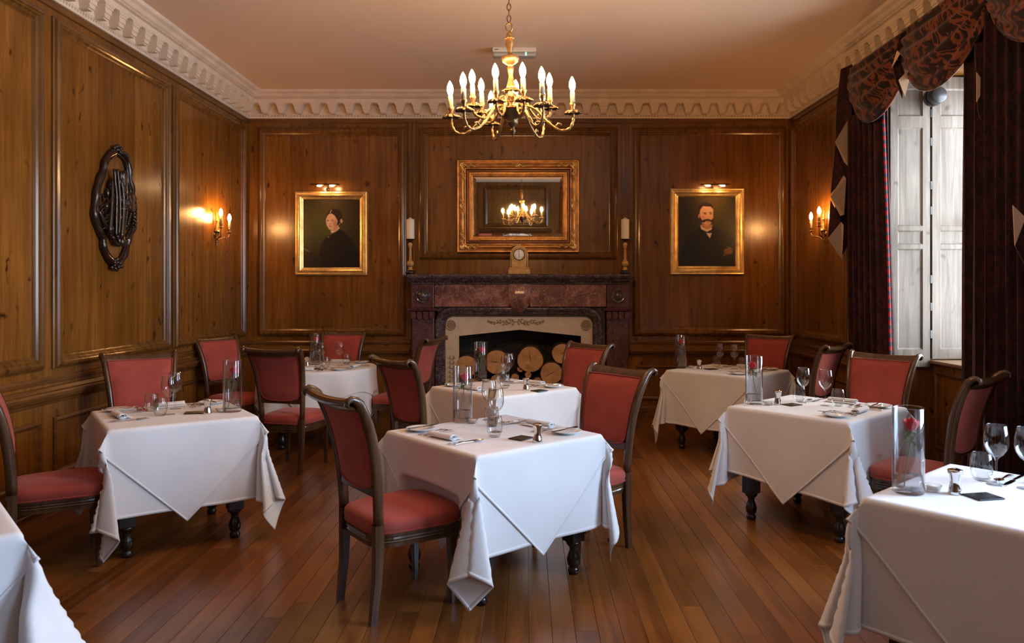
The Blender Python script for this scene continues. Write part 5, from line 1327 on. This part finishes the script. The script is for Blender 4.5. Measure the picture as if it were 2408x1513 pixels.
def strip(m, pts, th=.0022, zf=lambda u: 0):
    """flat blade from (u, half width) pairs lying along +x, with height profile"""
    rows = []
    for u, w in pts: z = zf(u); rows.append([(u, -w, z), (u, w, z), (u, w, z + th), (u, -w, z + th)])
    n = len(rows); m.grid(rows, True, wrap=True); o = len(m.v) - 4 * n
    m.f += [(o + 3, o + 2, o + 1, o), (o + 4 * n - 4, o + 4 * n - 3, o + 4 * n - 2, o + 4 * n - 1)]; m.m += [0, 0]; m.sm += [False] * 2
def P_fork():
    m = MB(); zf = lambda u: .002 + .010 * max(0, (u - .06) / .13) ** 2 * (1 - max(0, (u - .15) / .06)) + .006 * math.sin(max(0, min(1, u / .2)) * PI)
    strip(m, [(0, .006), (.01, .009), (.05, .006), (.11, .0035), (.135, .006), (.15, .011), (.158, .012)], .0025, zf)
    for k in range(4): y = -.0095 + k * .0063; m.add([(x, y + d, zf(x) + z) for x in (.155, .178, .20) for d in (-.0016, .0016) for z in (0, .002)], [(0, 1, 3, 2), (8, 10, 11, 9)] + [(i, i + 4, i + 5, i + 1) for i in (0, 4)] + [(i + 2, i + 3, i + 7, i + 6) for i in (0, 4)] + [(i, i + 2, i + 6, i + 4) for i in (0, 4)] + [(i + 1, i + 5, i + 7, i + 3) for i in (0, 4)])
    return m.build('fork', 'silver', smooth=False)
def P_knife():
    m = MB(); strip(m, [(0, .006), (.01, .0085), (.09, .0065), (.10, .005)], .006); strip(m, [(.10, .005), (.105, .009), (.17, .0105), (.205, .008), (.222, .001)], .0014, lambda u: .002); return m.build('knife', 'silver', smooth=False)
def P_spoon():
    m = MB(); strip(m, [(0, .007), (.01, .009), (.05, .006), (.12, .003), (.135, .0035)], .0025, lambda u: .003 + .006 * math.sin(min(1, u / .135) * PI)); rows = []
    for i in range(9):
        v = i / 8; w = .019 * math.sin(PI * (.06 + .9 * v)) ** .75
        rows.append([(.13 + .058 * v, w * u, .010 - .008 * math.sin(PI * v) * (1 - u * u) + .001) for u in (-1, -.6, -.2, .2, .6, 1)])
    m.grid(rows); return m.build('spoon', 'silver')
fork0, knife0, spoon0 = P_fork(), P_knife(), P_spoon()
for o, c in ((fork0, 'fork'), (knife0, 'knife'), (spoon0, 'spoon')): tag(o, 'x', c)
def P_napkin():
    m = MB(); sec = []      # rolled linen: spiral cross-section swept with a scalloped end
    T = 46
    for i in range(T + 1):
        a = i / T * 2 * PI * 2.4 + PI; r = .006 + .0115 * i / T; sec.append((1.75 * r * math.cos(a), .0175 + r * math.sin(a) * .95))
    sec += [(.045, .005), (.052, .003)] if sec[-1][0] > 0 else [(-.045, .005), (-.052, .003)]
    rows = []
    for j in range(15):
        s = -.095 + .19 * j / 14; rows.append([(s + .004 * math.sin(i * 1.1) * (1 if j in (0, 14) else 0), x, max(.002, z)) for i, (x, z) in enumerate(sec)])
    m.grid(rows); o = m.build('napkin', 'linen', recalc=False); sd = o.modifiers.new('thick', 'SOLIDIFY'); sd.thickness = .0025; return o
nap0 = P_napkin(); tag(nap0, 'x', 'napkin')
slate0 = bevel(MB().box(-.055, .055, -.045, .045, 0, .006).build('slate_tile', 'slate'), .002); tag(slate0, 'x', 'tile')
USED = {}
def put(proto, x, y, rz, lab, grp, z=0.0, rot=None):
    k = proto.name
    if k not in USED:
        USED[k] = 1; proto.location = (x, y, ZS + z); proto.rotation_euler = rot if rot else (0, 0, rz); proto['label'] = lab; proto['group'] = grp; return proto
    return dup(proto, (x, y, ZS + z), rz, lab, grp, rot)
def seat_setting(T, side, who, full=True, nap_px=None):
    """cutlery, plate and napkin for the diner sitting at the table side whose outward normal is side (deg, world)"""
    c = T['c']; h = T.get('h', RT * .93); a = math.radians(side); n = Vector((math.cos(a), math.sin(a))); v = -n; u = Vector((v.y, -v.x)); mid = Vector(c) + n * h
    hd = math.atan2(v.y, v.x); nm = T['nm']
    def pos(uu, vv): p = mid + u * uu + v * vv; return p.x, p.y
    ends = ', ' + who + ' place on ' + nm
    x, y = pos(-.29, .13); put(pl0, x, y, 0, 'white side plate' + ends, 'side plates')
    put(knife0, x - v.x * .10 - u.x * -.02, y - v.y * .10 - u.y * -.02, hd + .12, 'butter knife on the side plate' + ends, 'butter knives', z=.0195)
    for i, uu in enumerate((-.19, -.155)):
        x, y = pos(uu, .05 + .012 * i); put(fork0, x, y, hd, ('outer' if i == 0 else 'inner') + ' fork left of the napkin' + ends, 'forks')
    x, y = pos(-.03, .10); put(nap0, x, y, hd - PI / 2 + .1, 'rolled white napkin' + ends, 'napkins')
    x, y = pos(.125, .03); put(knife0, x, y, hd, 'table knife right of the napkin' + ends, 'table knives')
    x, y = pos(.160, .04); put(spoon0, x, y, hd, 'spoon beside the table knife' + ends, 'spoons')
def item(proto, px, py, lab, grp, rz=0.0, z=0.0):
    x, y = on_t(px, py); return put(proto, x, y, rz, lab, grp, z)
def centre(T, vase, tea, pot, slate, wines, tums, srz=0.6):
    nm = T['nm']
    x, y = on_t(*vase); put(vase0, x, y, 0, 'tall clear glass cylinder vase holding a rose on ' + nm, 'glass vases')
    put(rose0, x, y, T.get('rrz', 0), 'single red rose in the glass vase on ' + nm, 'roses')
    item(tea0, *tea, 'small glass tealight holder beside the vase on ' + nm, 'tealight holders')
    item(pot0, *pot, 'waisted polished steel pepper pot on ' + nm, 'pepper pots')
    item(slate0, *slate, 'black rectangular tile beside the pepper pot on ' + nm, 'black tiles', rz=srz)
    for p, w in wines: item(wine0, p[0], p[1], w + ' wine glass on ' + nm, 'wine glasses')
    for p, w in tums: item(tum0, p[0], p[1], w + ' stemless tumbler on ' + nm, 'tumblers')
T = TABLES['T1']; T['rrz'] = 0
seat_setting(T, 220, 'near left'); seat_setting(T, 40, 'far right')
centre(T, (1088, 992), (1110, 996), (1264, 1040), (1226, 1032), [((1166, 1016), 'large nearer'), ((1150, 988), 'farther')], [((1163, 1028), 'nearer'), ((1156, 1003), 'farther')], .9)
T = TABLES['T2']; T['rrz'] = 0
seat_setting(T, 215.5, 'near left'); seat_setting(T, 125.5, 'back')
centre(T, (546, 968), (520, 970), (488, 974), (456, 972), [((397, 975), 'nearer'), ((412, 962), 'farther')], [((377, 978), 'nearer'), ((357, 967), 'farther')], .3)
T = TABLES['T4']
seat_setting(T, 221.5, 'near left'); seat_setting(T, 41.5, 'far right')
centre(T, (1130, 894), (1142, 899), (1237, 918), (1268, 920), [((1190, 907), 'nearer'), ((1197, 898), 'farther')], [((1187, 914), 'nearer'), ((1178, 900), 'farther')], .8)
T = TABLES['T5']; T['rrz'] = 2.2
seat_setting(T, -48.3, 'near right'); seat_setting(T, 41.7, 'far right')
centre(T, (1773, 950), (1806, 953), (1829, 952), (1862, 953), [((1889, 947), 'left-hand'), ((1941, 954), 'right-hand')], [((1879, 944), 'left-hand'), ((1970, 955), 'right-hand')], .5)
T = TABLES['T6']; T['rrz'] = .5
seat_setting(T, -45, 'near right'); seat_setting(T, 45, 'far right')
centre(T, (1601, 866), (1625, 866), (1644, 869), (1672, 869), [((1693, 866), 'left-hand'), ((1727, 868), 'right-hand')], [((1685, 863), 'left-hand'), ((1746, 868), 'right-hand')], .4)
T = TABLES['T7']; T['rrz'] = 0
seat_setting(T, 41, 'far right')
centre(T, (2136, 1158), (2192, 1156), (2246, 1162), (2312, 1170), [((2343, 1140), 'nearer'), ((2416, 1150), 'edge-of-frame')], [((2308, 1130), 'nearer'), ((2440, 1125), 'farther')], .2)
T = TABLES['T3']; T['rrz'] = .4
for sd, w in ((270, 'front'), (78, 'back'), (-15, 'right-hand'), (185, 'left-hand')): seat_setting(T, sd, w)
centre(T, (741, 857), (748, 866), (722, 862), (740, 869), [((755, 862), 'left-hand'), ((799, 860), 'right-hand'), ((744, 853), 'farthest')], [((766, 866), 'left-hand'), ((815, 858), 'right-hand')], .5)
